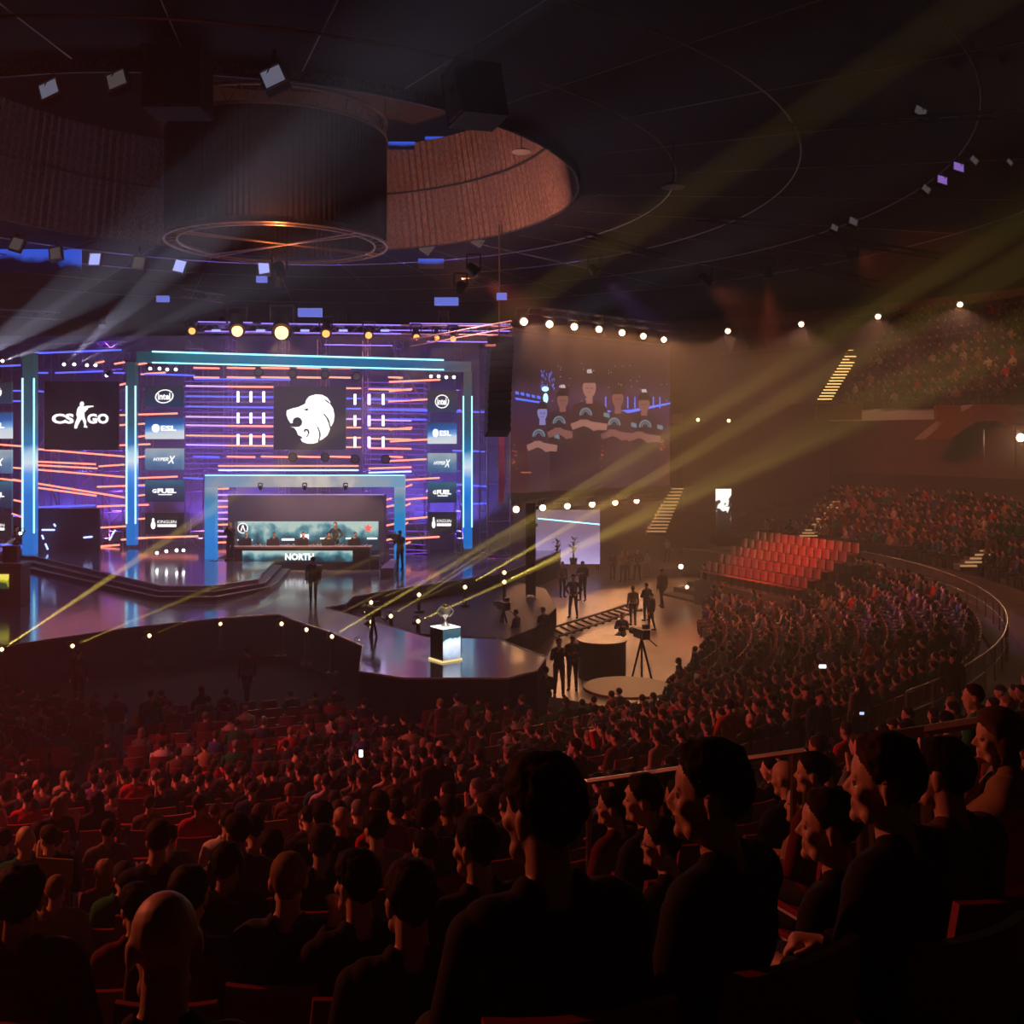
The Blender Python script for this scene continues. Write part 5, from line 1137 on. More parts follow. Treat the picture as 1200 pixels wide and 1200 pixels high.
# ------------------------------------------------------------------ where people may sit
BND = [(-80, 838), (0, 838), (120, 836), (210, 840), (300, 852), (420, 858), (480, 866), (640, 872), (700, 866), (775, 850), (800, 800), (826, 745), (842, 700), (850, 672), (852, 620)]
def foot_ok(x, y, z):
    if y < 2: return False
    px, py = pix((x, y, z))
    if px < -40 or px > 1240: return False
    if px < 852:
        yb = np.interp(px, [a for a, b in BND], [b for a, b in BND])
        if py < yb: return False
        return True
    if py < 632 and px < 938 + (632 - py) * 1.0: return False
    u_, v_ = -.9 * (x - 12) - .44 * (y - 51), .444 * (x - 12) - .896 * (y - 51)
    if -.9 < u_ < 3.9 and -.8 < v_ < 7.5: return False
    if 780 < px < 1004 and py < 684 and rad(x, y) < 30.4: return False
    return True
def in_empty_block(x, y, z):
    return False
slots = []
r = 14.6
aisles = [R(a) for a in (-86, -62, -30, 3, 24)]
while r < 36.5:
    if not 28.0 < r < 30.3:
        n = int(2 * PI * r / 0.56)
        ph = rnd.random() * .056
        for k in range(n):
            t = 2 * PI * k / n + ph
            tt = (t + PI) % (2 * PI) - PI
            if any(abs(tt - a) * r < 0.55 for a in aisles): continue
            x, y, _ = pol(r, t, 0); z = prof(r + 0.0) if r < 21.5 else None
            if z is None:
                kk = int((r - 21.5) / 0.9 + 1e-6); rb = 21.5 + kk * 0.9; z = prof(rb + .45)
            if foot_ok(x, y, z): slots.append((x, y, z, r, t))
    r += 0.9
print('slots', len(slots))
LOOK = Vector((-14.0, 47.0))
def yaw_to(x, y, jit=0.2, side=0.0):
    d = Vector((LOOK.x - x, LOOK.y - y)); return math.atan2(-d.x, d.y) + rnd.gauss(side, jit)
# ------------------------------------------------------------------ individually posed people near the camera
def solve(px, pyt, hgt=1.30):
    """seated person whose head top shows at a pixel: stand him on the sloping terrace"""
    lo, hi = 1.2, 40.0
    def g(Y):
        p = P(px, pyt, Y); return p.z - (prof(rad(p.x, p.y)) + hgt)
    for _ in range(40):
        m = (lo + hi) / 2
        if g(m) > 0: lo = m
        else: hi = m
    p = P(px, pyt, lo); return p, p.z - hgt
# px, head-top y, head width px, body yaw left (deg), extra head yaw, spec, skin, hair, top, label
HEROES = [
 (640, 908, 104, 22, 18, dict(hair='full', bulk=1.05), 1, 'dark brown', 'black', 'man in black top with short dark hair, the largest head in the middle foreground'),
 (838, 890, 92, 50, 22, dict(hair='full', bulk=1.1), 1, 'black', 'black', 'man in black shirt in left profile with thick dark hair, large at right of centre'),
 (1042, 880, 84, 45, 22, dict(hair='full', bulk=1.1, arms='lap'), 0, 'brown', 'black', 'man in black t-shirt with short swept up hair looking left, large at the right'),
 (194, 1062, 80, 10, 12, dict(hair='bald', pitch=-.35, lean=.15), 1, 'grey', 'black', 'bald man in dark jacket leaning forward in the bottom left foreground'),
 (22, 1030, 62, 5, 8, dict(hair='full', thick=True, bulk=1.15), 1, 'black', 'brown', 'person in brown hooded jacket with dark hair at the lower left edge'),
 (220, 1027, 50, 0, 6, dict(hair='short', bulk=1.05), 1, 'dark brown', 'brown', 'man in dark brown shirt with brown cropped hair, behind the bald man'),
 (160, 1046, 42, 25, 15, dict(hair='full'), 0, 'black', 'maroon', 'dark haired person in maroon top just left above the bald man'),
 (338, 1008, 45, 4, 8, dict(hair='buzz', bulk=1.1), 0, 'fair', 'charcoal', 'man with shaved head in charcoal t-shirt left of centre'),
 (265, 996, 37, -5, 0, dict(hair='short', thick=True, bulk=1.25), 1, 'black', 'black', 'broad person in thick black coat wearing headphones'),
 (318, 980, 32, 20, 10, dict(hair='full'), 1, 'dark brown', 'black', 'dark haired person in black behind the shaved head man'),
 (377, 974, 33, 5, 5, dict(hair='short'), 1, 'brown', 'black', 'brown haired person in black shirt, next to the left of the grey shirted man'),
 (420, 1011, 58, 25, 20, dict(hair='full', arms='chin', arms_r='lap'), 0, 'black', 'black', 'dark haired person raising a hand to the face, left of centre foreground'),
 (482, 1024, 66, 12, 14, dict(hair='short'), 1, 'dark brown', 'black', 'man in black with short dark hair and bare nape, left of the largest head'),
 (441, 957, 32, 20, 15, dict(hair='full', lean=.1), 0, 'black', 'tan', 'dark haired person in tan shirt bending forward'),
 (502, 945, 32, 40, -60, dict(hair='full', lean=.1), 0, 'dark brown', 'brown', 'person in brown sweater turned to the right with glasses'),
 (499, 980, 30, 30, 18, dict(hair='short'), 0, 'black', 'black', 'dark haired person in black below the brown sweater person'),
 (560, 968, 52, 30, 20, dict(hair='short'), 0, 'black', 'black', 'man in black t-shirt in half profile, directly left of the largest head'),
 (756, 918, 44, 50, 25, dict(hair='full'), 0, 'dark brown', 'black', 'person in black seen in left profile just left of the thick haired man'),
 (719, 930, 32, 50, 25, dict(hair='short'), 0, 'black', 'maroon', 'person in maroon top in left profile beside the handrail'),
 (778, 965, 42, 45, 25, dict(hair='short', lean=.2), 0, 'black', 'black', 'person with glasses leaning forward below the thick haired man profile'),
 (976, 938, 62, 50, 22, dict(hair='short'), 0, 'dark brown', 'black', 'young man in black seen in left profile left of the swept hair man'),
 (942, 925, 34, 50, 25, dict(hair='short', thick=True), 0, 'brown', 'tan', 'person in tan jacket in left profile above the young man in black'),
 (1110, 878, 62, 30, 10, dict(hair='short', bulk=1.2), 1, 'black', 'brown', 'broad person in striped brown shirt with black hair right of the swept hair man'),
 (1172, 842, 60, 62, 20, dict(hair='hood', thick=True, arms='chin', arms_r='lap', female=True), 0, 'grey', 'tan', 'hooded person with hand at the mouth at the right edge'),
 (923, 897, 27, 30, 10, dict(hair='bald', pitch=-.1), 0, 'grey', 'black', 'bald person in black behind the handrail end'),
 (955, 889, 36, 45, 20, dict(hair='short'), 0, 'black', 'maroon', 'dark haired person in profile right of the bald person at the handrail end'),
 (903, 892, 19, 50, 25, dict(hair='short'), 0, 'black', 'black', 'small dark haired person with a pale scarf, left of the bald person at the handrail'),
 (1050, 862, 28, 50, 25, dict(hair='long', female=True), 0, 'fair', 'green', 'fair haired person in a green top at right in the middle distance'),
 (1142, 806, 22, 50, 20, dict(hair='short'), 0, 'brown', 'green', 'person in green and white top high at the right edge row'),
 (122, 1012, 22, 10, 10, dict(hair='long', female=True), 0, 'fair', 'maroon', 'long fair haired person in maroon scarf at lower left'),
 (65, 1030, 24, 5, 0, dict(hair='buzz', thick=True), 0, 'fair', 'tan', 'person with close cropped fair hair in tan jacket beside the brown hooded jacket'),
 (145, 1015, 26, 20, 15, dict(hair='cap', thick=True), 0, 'dark brown', 'green', 'person in dark green coat with red headwear at lower left'),
 (202, 1004, 26, 10, 10, dict(hair='full'), 0, 'brown', 'black', 'brown haired person in front of the cropped brown head'),
 (233, 935, 17, 10, 5, dict(hair='short', bulk=1.1), 1, 'brown', 'red', 'man in bright red sweater in the left crowd, nearer of the two red ones'),
 (159, 901, 13, 8, 5, dict(hair='short', bulk=1.1), 1, 'dark brown', 'red', 'person in red sweater in the left crowd, farther and left of the other red one'),
 (132, 925, 13, 5, 5, dict(hair='short'), 1, 'dark brown', 'tan', 'person in tan top next to the left red sweater'),
 (251, 945, 14, 5, 5, dict(hair='cap'), 1, 'fair', 'navy', 'person in navy with a pale cap right of the nearer red sweater'),
 (175, 935, 14, 5, 5, dict(hair='short'), 1, 'dark brown', 'brown', 'person in brown top between the two red sweaters'),
 (392, 930, 16, 10, 8, dict(hair='short'), 1, 'brown', 'tan', 'person in yellowish tan top, crowd left of the standing dark man'),
]
hero_xy = []
for (px, pyt, hw, by, hy, sp, sk, hr, tp, lb) in HEROES:
    hwid = {'full': .205, 'short': .185, 'long': .2, 'cap': .19, 'hood': .24, 'buzz': .168, 'bald': .158}[sp['hair']]
    p = P(px, pyt, F * hwid / hw); s2 = 1.0; z = p.z - 1.31
    0 and print('hero', px, round(p.y, 2), 'foot above slope %.2f' % (z - prof(rad(p.x, p.y))))
    sp = dict(sp); sp['yaw'] = R(hy)
    big = hw > 26
    parts = make_person(sp, 16 if big else 12, 0.0075 if hw > 50 else (0.011 if big else 0.018), big)
    yaw = R(by)
    M_ = Matrix.Rotation(yaw, 3, 'Z'); ho = M_ @ Vector((parts['N'].x, parts['N'].y, 0)) * s2
    x, y = p.x - ho.x, p.y - ho.y
    hero_xy.append((x, y, px, pyt, hw))
    tn = {True: 'jacket'}.get(sp.get('thick'), 'shirt')
    o = link_person(parts, (x, y, z), yaw, s2, SKIN[sk], CLOTH['charcoal'] if sp['hair'] in ('cap',) else (CLOTH['brown'] if sp['hair'] == 'hood' else HAIRM[hr]), CLOTH[tp], CLOTH['charcoal'], lb, None, tn, {'cap': 'cap', 'hood': 'hood'}.get(sp['hair'], 'hair'))
    if 'headphones' in lb:
        N = Vector((x, y, z)) + M_ @ (parts['N'] * s2); mb = MB(); mb.tube([N + Vector((.095 * math.cos(a), 0, .09 + .115 * math.sin(a))) for a in [PI * k / 10 for k in range(11)]], .012, 6)
        for q in (-1, 1): mb.ell(N + Vector((.09 * q, 0, .07)), (.02, .035, .045))
        h_ = mb.build('headphones', BLACK); tag(h_, 'black headphones on the broad person in the thick black coat', 'headphones')
    if 'glasses' in lb:
        N = Vector((x, y, z)) + M_ @ (parts['N'] * s2); A = M_ @ parts['M'] * 1.0; mb = MB()
        for q in (-1, 1):
            mb.tube([N + A @ (Vector((.031 * q + .02 * math.cos(a), .112, .079 + .016 * math.sin(a))) * s2) for a in [PI * k / 6 for k in range(13)]], .002, 4)
            mb.cyl(N + A @ (Vector((.052 * q, .11, .08)) * s2), N + A @ (Vector((.082 * q, 0, .075)) * s2), .002, n=4)
        g_ = mb.build('glasses', BLACK); tag(g_, 'thin dark glasses worn by the ' + ('person turned to the right' if 'turned' in lb else 'person leaning forward below the thick haired man'), 'glasses')
    put_seat(x, y, z, yaw * .6, 'dark red seat under the ' + ' '.join(lb.split()[:9]).rstrip(',') , None)
# ------------------------------------------------------------------ crowd variants
VSPECS = [dict(hair='short', yaw=.2), dict(hair='full', yaw=.35, arms='lap', bulk=1.08), dict(hair='buzz', yaw=.1, arms='cross'), dict(hair='short', yaw=.5, arms='chin', arms_r='lap', lean=.15), dict(hair='long', yaw=.3, female=True), dict(hair='full', yaw=-.2, lean=.2), dict(hair='cap', yaw=.25, thick=True), dict(hair='short', yaw=.4, arms='clap'), dict(hair='bald', yaw=.2, bulk=1.12)]
VAR = [make_person(s, 12, 0.021) for s in VSPECS]
VSTAND = [make_person(dict(pose='stand', arms=a, hair=h, yaw=yw, stance=st, thick=tk, bulk=b), 12, 0.02) for a, h, yw, st, tk, b in (('down', 'short', 0, .1, False, 1), ('hold', 'short', 0, .13, False, 1.05), ('hip', 'full', .2, .16, False, 1), ('cross', 'cap', -.2, .12, True, 1.1), ('down', 'long', .2, .08, False, .95))] + [make_person(dict(pose='walk', arms='down', hair='short', thick=True, bulk=1.05), 12, .02)]
def light_top(p):  # share of the colours
    return rnd.choices(list(CLOTHC), [26, 16, 9, 9, 4, 3, 8, 6, 4, 5, 2, 4, 3])[0]
PEOPLE = []
for (x, y, z, r, t) in slots:
    px, py = pix((x, y, z + 1.25))
    if in_empty_block(x, y, z): PEOPLE.append((x, y, z, r, t, px, py, 0)); continue
    if r > 36.6: continue
    if y < 5.4 and rad(x, y) > 36: continue
    if any(math.hypot(x - a, y - b) < (.62 if hw > 20 else .45) for a, b, _, _, hw in hero_xy): continue
    # do not let procedural neighbours stand in front of a placed one
    if any(abs(px - hx) < 200 / y and hw > 28 and py > hyt - 20 and y < F * .175 / hw and abs(px - hx) < hw for a, b, hx, hyt, hw in hero_xy): continue
    if any(hw <= 28 and -.4 < F * .0 + math.hypot(a, b) - math.hypot(x, y) < 2.6 and abs(px - hx) < (13 if hw < 20 else 18) and y < b for a, b, hx, hyt, hw in hero_xy): continue
    occ = 1
    fx, fy = pix((x, y, z))
    if 195 < fx < 345 and 848 < fy < 925: occ = rnd.random() < .34
    elif y > 21: occ = rnd.random() < .93
    else: occ = rnd.random() < .8
    PEOPLE.append((x, y, z, r, t, px, py, 1 if occ else 0))
PEOPLE.sort(key=lambda q: q[1] ** 2 + q[0] ** 2)
occd = [q for q in PEOPLE if q[7]]
print('occupied', len(occd))
N_IND = 225
rows = {}
ring0 = sorted({round(q[3], 2) for q in PEOPLE}, reverse=True)
for q in occd[:N_IND]: rows.setdefault(round(q[3], 2), []).append(q)
def ordn(n):
    w = ['first', 'second', 'third', 'fourth', 'fifth', 'sixth', 'seventh', 'eighth', 'ninth', 'tenth', 'eleventh', 'twelfth', 'thirteenth', 'fourteenth', 'fifteenth', 'sixteenth', 'seventeenth', 'eighteenth', 'nineteenth', 'twentieth']
    return w[n - 1] if n <= 20 else ('twenty-' + w[n - 21] if n < 40 else str(n) + 'th')
HD = {'short': 'short %s hair', 'full': 'thick %s hair', 'buzz': 'cropped %s hair', 'long': 'long %s hair', 'cap': 'a dark cap', 'bald': 'a bald head'}
rk = sorted(rows, reverse=True)
for ri, key in enumerate(rk):
    for ci, q in enumerate(sorted(rows[key], key=lambda q: q[5])):
        vi = rnd.choices(range(len(VAR)), [5, 4, 3, 3, 2, 3, 2, 1.4, .6])[0]; hk = rnd.choices(list(HAIRC), [4, 6, 3, 1, .6])[0]; tp = light_top(q)
        hs = VSPECS[vi]['hair']; hd = HD[hs] % hk if '%' in HD[hs] else HD[hs]
        yaw = yaw_to(q[0], q[1], .16)
        link_person(VAR[vi], (q[0], q[1], q[2]), yaw, rnd.uniform(.94, 1.05), rnd.choice(SKIN), CLOTH['charcoal'] if hs == 'cap' else HAIRM[hk], CLOTH[tp], CLOTH[rnd.choice(['charcoal', 'navy', 'black'])],
                    'person in %s top with %s, %s from left in %s near row' % (tp, hd, ordn(ci + 1), ordn(ri + 1)), 'seated spectators in the near crowd', 'jacket' if VSPECS[vi].get('thick') else 'shirt', 'cap' if hs == 'cap' else 'hair')
# ------------------------------------------------------------------ standing people
ST = [(655, 817, 71, 1, 190, 'black', 'black', 'man in black standing left of the drum platform, left one of a pair'), (671, 809, 66, 3, 170, 'black', 'charcoal', 'broad man in dark jacket beside the drum platform, right one of a pair'),
      (672, 724, 52, 2, 160, 'charcoal', 'black', 'person standing legs apart above the dolly track, casting a long shadow'), (683, 704, 48, 3, 150, 'charcoal', 'black', 'dark jacketed person behind the one above the dolly track'), (659, 700, 43, 0, 200, 'grey', 'black', 'person in grey standing by the black truss tower'),
      (742, 733, 48, 0, 10, 'tan', 'charcoal', 'person in pale shirt standing at the right end of the dolly track'), (758, 728, 46, 3, 30, 'black', 'black', 'dark coated person standing right of the pale shirted one'), (764, 738, 42, 5, 60, 'navy', 'black', 'person in navy coat walking by the crowd edge'),
      (776, 712, 46, 5, 30, 'brown', 'charcoal', 'person with a backpack walking towards the crowd'), (718, 679, 32, 0, 180, 'black', 'black', 'dark person standing alone left in the far group on the floor'), (730, 682, 38, 1, 150, 'tan', 'charcoal', 'person in tan shirt in the far group on the floor'), (735, 680, 36, 3, 200, 'charcoal', 'black', 'person in charcoal in the middle of the far group'),
      (747, 680, 38, 2, 170, 'brown', 'black', 'person in brown top at the right of the far group'), (759, 677, 30, 0, 120, 'white', 'tan', 'pale dressed person right of the far group'), (782, 658, 26, 1, 150, 'white', 'tan', 'person in white with raised hands far back by the crowd'),
      (700, 668, 30, 0, 150, 'grey', 'black', 'grey dressed person in front of the lavender wall'), (826, 700, 40, 2, 60, 'black', 'black', 'dark person standing at the crowd edge right of the backpack walker')]
def stand(px, pyf, h, vi, yawd, top, legs, lb, z=0.0, Y=None):
    c = FP(px, pyf, z) if Y is None else P(px, pyf, Y)
    s = min(max(h / F * c.y / 1.80, .88), 1.12)
    return link_person(VSTAND[vi], c, R(yawd), s, SKIN[1], HAIRM['dark brown'] if vi != 3 else CLOTH['black'], CLOTH[top], CLOTH[legs], lb, None, 'jacket' if vi in (3, 5) else 'shirt', 'cap' if vi == 3 else 'hair')
for a in ST: stand(*a)
stand(367, 707, 56, 5, 15, 'black', 'black', 'camera operator in black standing on the stage in front of the team desk', SZ)
stand(469, 668, 50, 1, 40, 'black', 'black', 'camera operator in black standing before the right post of the portal frame', SZ)
stand(270, 657, 48, 1, 170, 'charcoal', 'black', 'person in dark shirt standing at the left end of the team desk', 2.01)
stand(18, 664, 50, 1, -60, 'black', 'black', 'camera operator at the far left above the yellow screened desk', SZ + .0, 49)
stand(393, 654, 43, 2, 175, 'charcoal', 'black', 'coach in dark t-shirt standing behind the seated players', 0, 52.6)
for (px, pf, z, lb, yw) in ((367, 672, SZ, 'shoulder camera carried by the operator in front of the team desk', 15), (469, 632, SZ, 'shoulder camera held by the operator before the portal frame post', 40), (18, 636, SZ, 'camera held by the operator at the far left', -60)):
    Y_ = {367: 40.3, 469: 45.5, 18: 48.9}[px]; c = P(px + (7 if px == 367 else -5), pf - 6 if px == 367 else pf - 3, Y_); rt = Matrix.Rotation(R(yw), 3, 'Z')
    t = empty('video_camera', c, lb, 'camera'); MB().box(c, (.2, .5, .24), rt).build('camera_body', BLACK, t); m = MB(); m.cyl(c + rt @ Vector((0, .25, 0)), c + rt @ Vector((0, .48, 0)), .07, .09, n=10); m.build('lens', BLACK, t); m = MB(); m.cyl(c + rt @ Vector((0, .05, .12)), c + rt @ Vector((0, .05, .24)), .02, n=5); m.build('handle', BLACK, t)
for k, x in enumerate((287, 320, 354, 384, 415)):
    c = P(x + 1, 641, 52.4)
    link_person(VAR[(0, 2, 0, 3, 0)[k]], (c.x, 52.5, c.z - .58), R(180), 1.0, SKIN[0], HAIRM['brown'], CLOTH['charcoal'], CLOTH['black'], 'player seated behind the team desk, %s' % ['leftmost', 'second from left', 'middle', 'second from right', 'rightmost'][k])
# crouching and sitting crew
def sit(px, pyf, z, vi, yawd, top, lb, s=1.0, dz=0.0):
    c = FP(px, pyf, z); c.z += dz; return link_person(VAR[vi], c, R(yawd), s, SKIN[1], HAIRM['dark brown'], CLOTH[top], CLOTH['black'], lb)
sit(410, 800, 0, 3, -20, 'brown', 'crew person sitting in brown by the camera stand left of the podium')
sit(605, 762, 0, 0, 60, 'purple', 'crew person in pale violet shirt sitting behind the podium right corner', dz=.2)
sit(638, 757, 0, 5, 20, 'black', 'dark crew person sitting near the podium, left of the dolly track', dz=.15)
sit(729, 755, 0, 2, 160, 'blue', 'person in blue sitting on the floor by the drum platform', dz=-.1)
sit(640, 835, 0, 0, 10, 'black', 'dark seated person just left of the standing pair', dz=0)
# near standing people
def stand_top(px, pyt, hw, vi, yawd, top, lb, h=1.8, legs='black'):
    lo, hi = 4, 45
    for _ in range(40):
        m = (lo + hi) / 2; p = P(px, pyt, m)
        if p.z - (prof(rad(p.x, p.y)) + h) > 0: lo = m
        else: hi = m
    p = P(px, pyt, lo); s = 1.0
    return link_person(VSTAND[vi], (p.x, p.y, p.z - h), R(yawd), s, SKIN[1], HAIRM['dark brown'], CLOTH[top], CLOTH[legs], lb, None, 'jacket' if vi in (3, 5) else 'shirt', 'cap' if vi == 3 else 'hair')
stand_top(855, 817, 22, 2, 15, 'red', 'person in bright red shirt standing with a hand on the handrail')
stand_top(513, 872, 18, 0, 10, 'black', 'man in black standing in the crowd right of the tan shirts')
stand_top(676, 862, 16, 0, 60, 'black', 'dark haired person standing in profile in the middle crowd')
stand_top(1008, 790, 16, 4, 20, 'grey', 'long haired person standing with back turned above the seated row')
stand_top(944, 800, 15, 3, 190, 'charcoal', 'person in dark jacket and cap standing left of the long haired one')
stand_top(960, 806, 15, 0, 200, 'navy', 'person in navy standing beside the one with a cap')
stand_top(1078, 728, 12, 3, 30, 'black', 'dark person standing by the curved railing, left one')
stand_top(1108, 728, 12, 0, 350, 'black', 'dark person standing by the curved railing, right one')
stand_top(1116, 758, 14, 5, 320, 'black', 'person in black reaching along the railing at right')
stand_top(177, 806, 12, 5, 20, 'teal', 'person in teal jacket with backpack standing in the left crowd')
stand_top(92, 758, 11, 0, 20, 'black', 'dark person standing alone before the stage at left')
stand_top(290, 757, 11, 5, 40, 'grey', 'grey dressed person bending by the stage front')
# ------------------------------------------------------------------ the far crowd: one body of people nobody could count
def lowpoly():
    """torso, head, hair cap, arms and lap of a seated person in few faces; material 0 skin 1 hair 2 top 3 legs"""
    out = []
    for v in range(6):
        m = MB(); ln = (.0, .08, .18, .05, .12, 0)[v]; w = (1, 1.1, .95, 1.05, .9, 1.0)[v]; fx = (.0, .05, -.04, .03, 0, .06)[v]
        m.mi = 2
        prof_ = [(.15, .52), (.155, .7), (.175, .9), (.16, 1.0), (.07, 1.06)]
        n = 8; vs = []
        for (r_, z_) in prof_:
            for k in range(n):
                a = 2 * PI * k / n; vs.append((r_ * w * 1.12 * math.cos(a), r_ * .68 * math.sin(a) + (z_ - .5) * ln, z_))
        fs = [(j * n + k, j * n + (k + 1) % n, (j + 1) * n + (k + 1) % n, (j + 1) * n + k) for j in range(4) for k in range(n)]; m.add(vs, fs)
        hy = .6 * ln
        for s in (-1, 1):
            sh = Vector((.2 * s * w, .44 * ln, .96)); el = Vector((.25 * s * w, .1 + ln * .3, .7)); wr = Vector((.1 * s, .3, .68))
            if v == 3 and s > 0: el = Vector((.2, .25, .8)); wr = Vector((.04, .2, 1.08))
            if v == 5: el = Vector((.25 * s, .2, .8)); wr = Vector((.04 * s, .32, .98))
            m.cyl(sh, el, .06, .045, n=5); m.cyl(el, wr, .045, .032, n=5)
            m.mi = 0; m.ell(wr, .035, nu=4, nv=3); m.mi = 3
            m.cyl((.09 * s, .05, .52), (.13 * s, .45, .52), .09, .065, n=5); m.cyl((.13 * s, .45, .5), (.13 * s, .42, .08), .055, .045, n=5); m.mi = 2
        m.mi = 0; m.cyl((0, hy - .01, 1.02), (fx * .3, hy + .01, 1.12), .055, .05, n=6, cap=False)
        m.ell((fx * .5, hy + .035, 1.17), (.07, .085, .105), nu=8, nv=6)
        m.mi = 1; m.ell((fx * .4, hy + .0, 1.205), (.083, .1, .095), nu=8, nv=6)
        if v == 4: m.ell((0, hy - .05, 1.1), (.085, .05, .13), nu=6, nv=4)
        V = np.array(m.v); Fc = []; Mi = []
        for f, mi in zip(m.f, m.m):
            for k in range(1, len(f) - 1): Fc.append((f[0], f[k], f[k + 1])); Mi.append(mi)
        out.append((V, np.array(Fc), np.array(Mi)))
    return out
LP = lowpoly()
hk_ = list(HAIRC); ck_ = list(CLOTHC)
MATL = [SKIN[0], SKIN[1], SKIN[2]] + [HAIRM[k] for k in hk_] + [CLOTH[k] for k in ck_]
def crowd_mesh(name, people, label, s0=1.0):
    VV, FF, MM = [], [], []; off = 0
    for (x, y, z, yaw, tp, hk, sk) in people:
        V, Fc, Mi = LP[rnd.randrange(6)]; c, s = math.cos(yaw), math.sin(yaw); sc = rnd.uniform(.93, 1.06) * s0
        W = np.empty_like(V); W[:, 0] = (V[:, 0] * c - V[:, 1] * s) * sc + x; W[:, 1] = (V[:, 0] * s + V[:, 1] * c) * sc + y; W[:, 2] = V[:, 2] * sc + z
        mm = np.select([Mi == 0, Mi == 1, Mi == 2], [sk, 3 + hk, 8 + tp], 8 + 1)
        VV.append(W); FF.append(Fc + off); MM.append(mm); off += len(V)
    if not VV: return
    V = np.concatenate(VV).astype(np.float32); Fc = np.concatenate(FF).astype(np.int32); Mm = np.concatenate(MM).astype(np.int32)
    me = bpy.data.meshes.new(name); me.vertices.add(len(V)); me.vertices.foreach_set('co', V.ravel())
    me.loops.add(len(Fc) * 3); me.loops.foreach_set('vertex_index', Fc.ravel()); me.polygons.add(len(Fc))
    me.polygons.foreach_set('loop_start', np.arange(0, len(Fc) * 3, 3, dtype=np.int32)); me.polygons.foreach_set('loop_total', np.full(len(Fc), 3, np.int32))
    for m in MATL: me.materials.append(m)
    me.polygons.foreach_set('material_index', Mm); me.polygons.foreach_set('use_smooth', np.ones(len(Fc), bool)); me.update(calc_edges=True)
    o = bpy.data.objects.new(name, me); COL.objects.link(o); tag(o, label, 'crowd', None, 'stuff'); return o
def rp(x, y, z, jit=.22):
    return (x + rnd.uniform(-.06, .06), y + rnd.uniform(-.06, .06), z, yaw_to(x, y, jit), ck_.index(light_top(None)), rnd.choices(range(5), [4, 6, 3, 1.5, 1])[0], rnd.randrange(3))
crowd_mesh('seated_crowd', [rp(q[0], q[1], q[2]) for q in occd[N_IND:]], 'mass of seated spectators filling the hall floor and lower stands')
up = []
r = 43.9; z = 10.0
while r < 53:
    n = int(2 * PI * r / .58)
    for k in range(n):
        t = 2 * PI * k / n; x, y, _ = pol(r, t, 0)
        if y < 5: continue
        px, py = pix((x, y, z + 1.2))
        if px > 1230 or px < 985 + max(0, (470 - py)) * .6: continue
        if rnd.random() < .85: up.append(rp(x, y, z))
    r += .9; z += .66
crowd_mesh('upper_crowd', up, 'mass of seated spectators on the dark upper stands at right')
print('upper', len(up))
# ------------------------------------------------------------------ seats: empties first, then the nearest
em = [q for q in PEOPLE if not q[7]]
blk = [q for q in em if in_empty_block(q[0], q[1], q[2])]; oth = [q for q in em if not in_empty_block(q[0], q[1], q[2])]
flo = [q for q in oth if 190 < q[5] < 350 and q[6] > 800 and q[1] > 15]
for q in flo[:60]: put_seat(q[0], q[1], q[2], yaw_to(q[0], q[1], .12), 'empty dark red chair among the gaps in the left floor crowd', 'empty chairs in the left floor crowd')
blk = []
LT, RT = Vector((12.0, 51.0, 0)), Vector((14.95, 45.05, 0)); rd = (RT - LT).normalized(); fd = Vector((-.9, -.44, 0)).normalized()
tb = empty('seat_tribune', (14, 55, 0), 'low stepped tribune carrying the block of empty red seats', 'tribune')
for k in range(5):
    z = 2.5 - .34 * k; o0 = fd * (.74 * k)
    A, B = LT + o0 - rd * .3, RT + o0 + rd * .35
    MB().prism([A - fd * .36, B - fd * .36, B + fd * .37, A + fd * .37], (0, 0, max(z, .04))).build('riser', CONC, tb)
    for j in range(14):
        q = LT + o0 + rd * (6.64 * j / 13); put_seat(q.x, q.y, max(z, .04), R(116), 'empty red seat, %s row from the top of the unoccupied tribune block' % ordn(k + 1), 'empty red seats of the tribune block, %s row' % ordn(k + 1))
room = 296 - n_seat
ids = {id(q) for q in flo[:60]} | set()
rest = [q for q in PEOPLE if id(q) not in ids]
for q in rest[:room]: put_seat(q[0], q[1], q[2], math.atan2(-(LOOK.x - q[0]), LOOK.y - q[1]), 'dark red seat in the near rows of the middle crowd', 'seats in the near rows of the middle crowd')
VV, FF = [], []; off = 0
base = MB(); 
for q in SEATMB: base.add(q.v, q.f)
BV = np.array(base.v)
for q in rest[room:]:
    yw = math.atan2(-(LOOK.x - q[0]), LOOK.y - q[1]); c, s = math.cos(yw), math.sin(yw)
    VV.append(np.stack([BV[:, 0] * c - BV[:, 1] * s + q[0], BV[:, 0] * s + BV[:, 1] * c + q[1], BV[:, 2] + q[2]], 1)); FF += [tuple(i + off for i in f) for f in base.f]; off += len(BV)
if VV:
    me = bpy.data.meshes.new('far_seats'); me.from_pydata(np.concatenate(VV).tolist(), [], FF); me.materials.append(SEATM)
    o = bpy.data.objects.new('far_seats', me); COL.objects.link(o); tag(o, 'rows of dark red seats under the far crowd', 'seats', None, 'stuff')
print('seats', n_seat, 'people', len([o for o in bpy.data.objects if o.get('category') == 'person']))
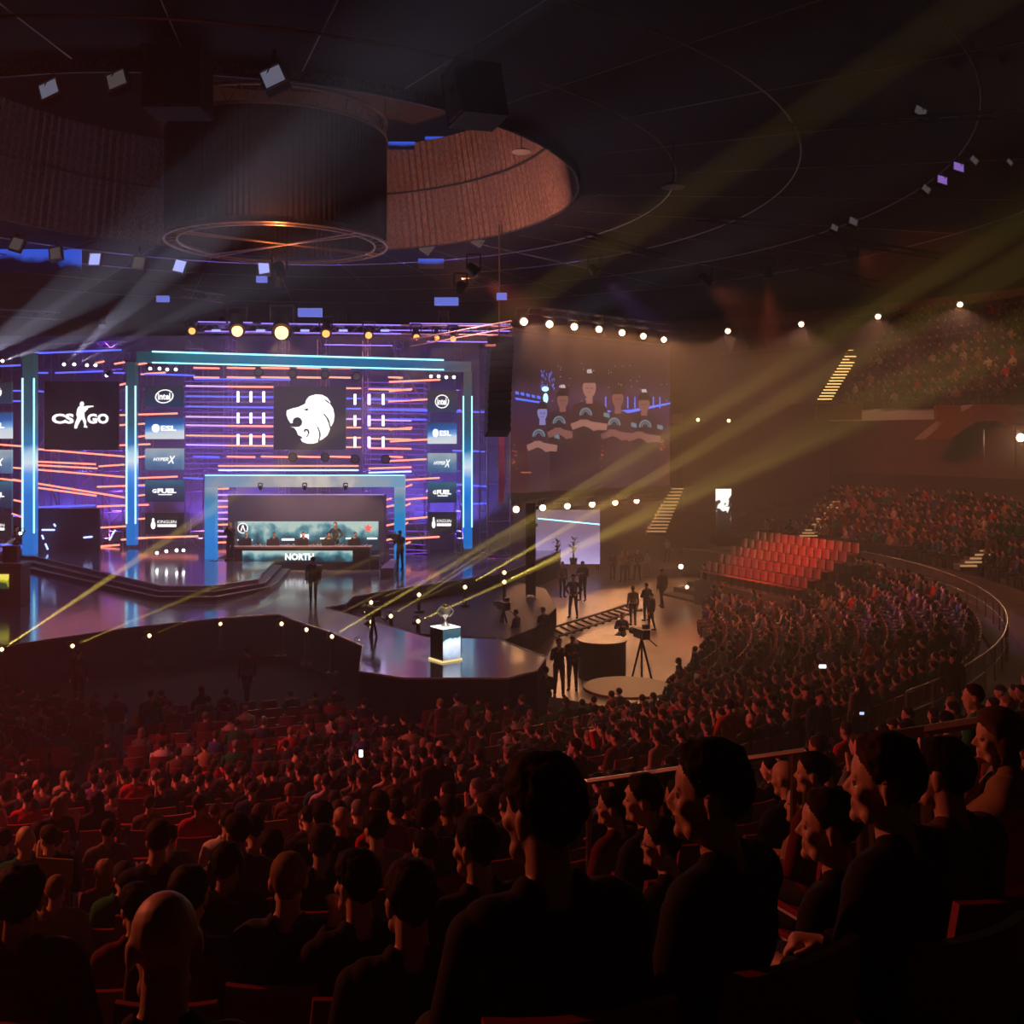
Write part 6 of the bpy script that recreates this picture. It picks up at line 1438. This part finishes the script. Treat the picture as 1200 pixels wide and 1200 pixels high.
# small things in the crowd
for k, (px, py, Y, lb, w, h, m) in enumerate(((423, 883, 19, 'bright phone held up in the crowd left of centre', .07, .13, emat('phone_white', (.8, .85, 1), 3)), (964, 781, 21, 'bright phone screen in the dark crowd at right', .14, .07, emat('phone_white', (.8, .85, 1), 3)), (1010, 836, 12, 'small lit phone in the right crowd', .05, .03, emat('phone_dim', (.5, .6, 1), 1.2)))):
    o = MB().box(P(px, py, Y), (w, .01, h)).build('phone', m); tag(o, lb, 'phone')
for (px, py, w, h, Y, lb, rot) in ((320, 972, 36, 20, 11, 'brown paper sign held in the left crowd, upper one', 6), (63, 1021, 44, 30, 9, 'brown paper sign held in the left crowd, lower one', -4)):
    s_ = Y / F; o = MB().box(P(px, py, Y), (w * s_, .02, h * s_), Matrix.Rotation(R(-rot), 3, 'Y')).build('paper_sign', pmat('cardboard', (.3, .16, .07), .8)); tag(o, lb, 'sign')
o = MB().cyl(P(694, 856, 17.5), P(698, 876, 17.5), .06, n=8).build('cheering_stick', pmat('stick_red', (.8, .02, .03), .5)); tag(o, 'bright red inflatable cheering stick held up in the middle crowd', 'stick')
# ------------------------------------------------------------------ wash lights of the hall (housings built for all, several lights added for their effect)
def wash(px, py, Y, target, col, watts, ang, lb, blend=.6, d=.22):
    c = P(px, py, Y); tg_ = Vector(target); dd = (tg_ - c).normalized()
    t = empty('wash_light', c, lb, 'lamp')
    MB().cyl(c, c - dd * d * 2.2, d, d * .7, n=12).build('housing', RUBBER, t); MB().cyl(c + dd * .005, c + dd * .03, d * .9, n=12).build('lens', GLASSM, t)
    m = MB(); m.cyl(c - dd * d - Vector((d * 1.2, 0, 0)), c - dd * d + Vector((-d * 1.2, 0, d * 2.7)), .03, n=4); m.cyl(c - dd * d + Vector((d * 1.2, 0, 0)), c - dd * d + Vector((d * 1.2, 0, d * 2.7)), .03, n=4); m.cyl(c - dd * d + Vector((-d * 1.2, 0, d * 2.7)), c - dd * d + Vector((d * 1.2, 0, d * 2.7)), .03, n=4); m.build('yoke', DARKSTEEL, t)
    spot('light_of_wash', c + dd * .08, tg_, watts, col, ang, blend, .25)
for k, a in enumerate(WASHES): wash(*a)
for k, (x, y, z, sx, sy, rot, col, wt) in enumerate(AREAS):
    l = bpy.data.lights.new('stage_batten_light', 'AREA'); l.shape = 'RECTANGLE'; l.size = sx; l.size_y = sy; l.energy = wt; l.color = col
    o = bpy.data.objects.new('stage_batten_light', l); COL.objects.link(o); o.location = (x, y, z); o.rotation_euler = rot
    o.visible_camera = True
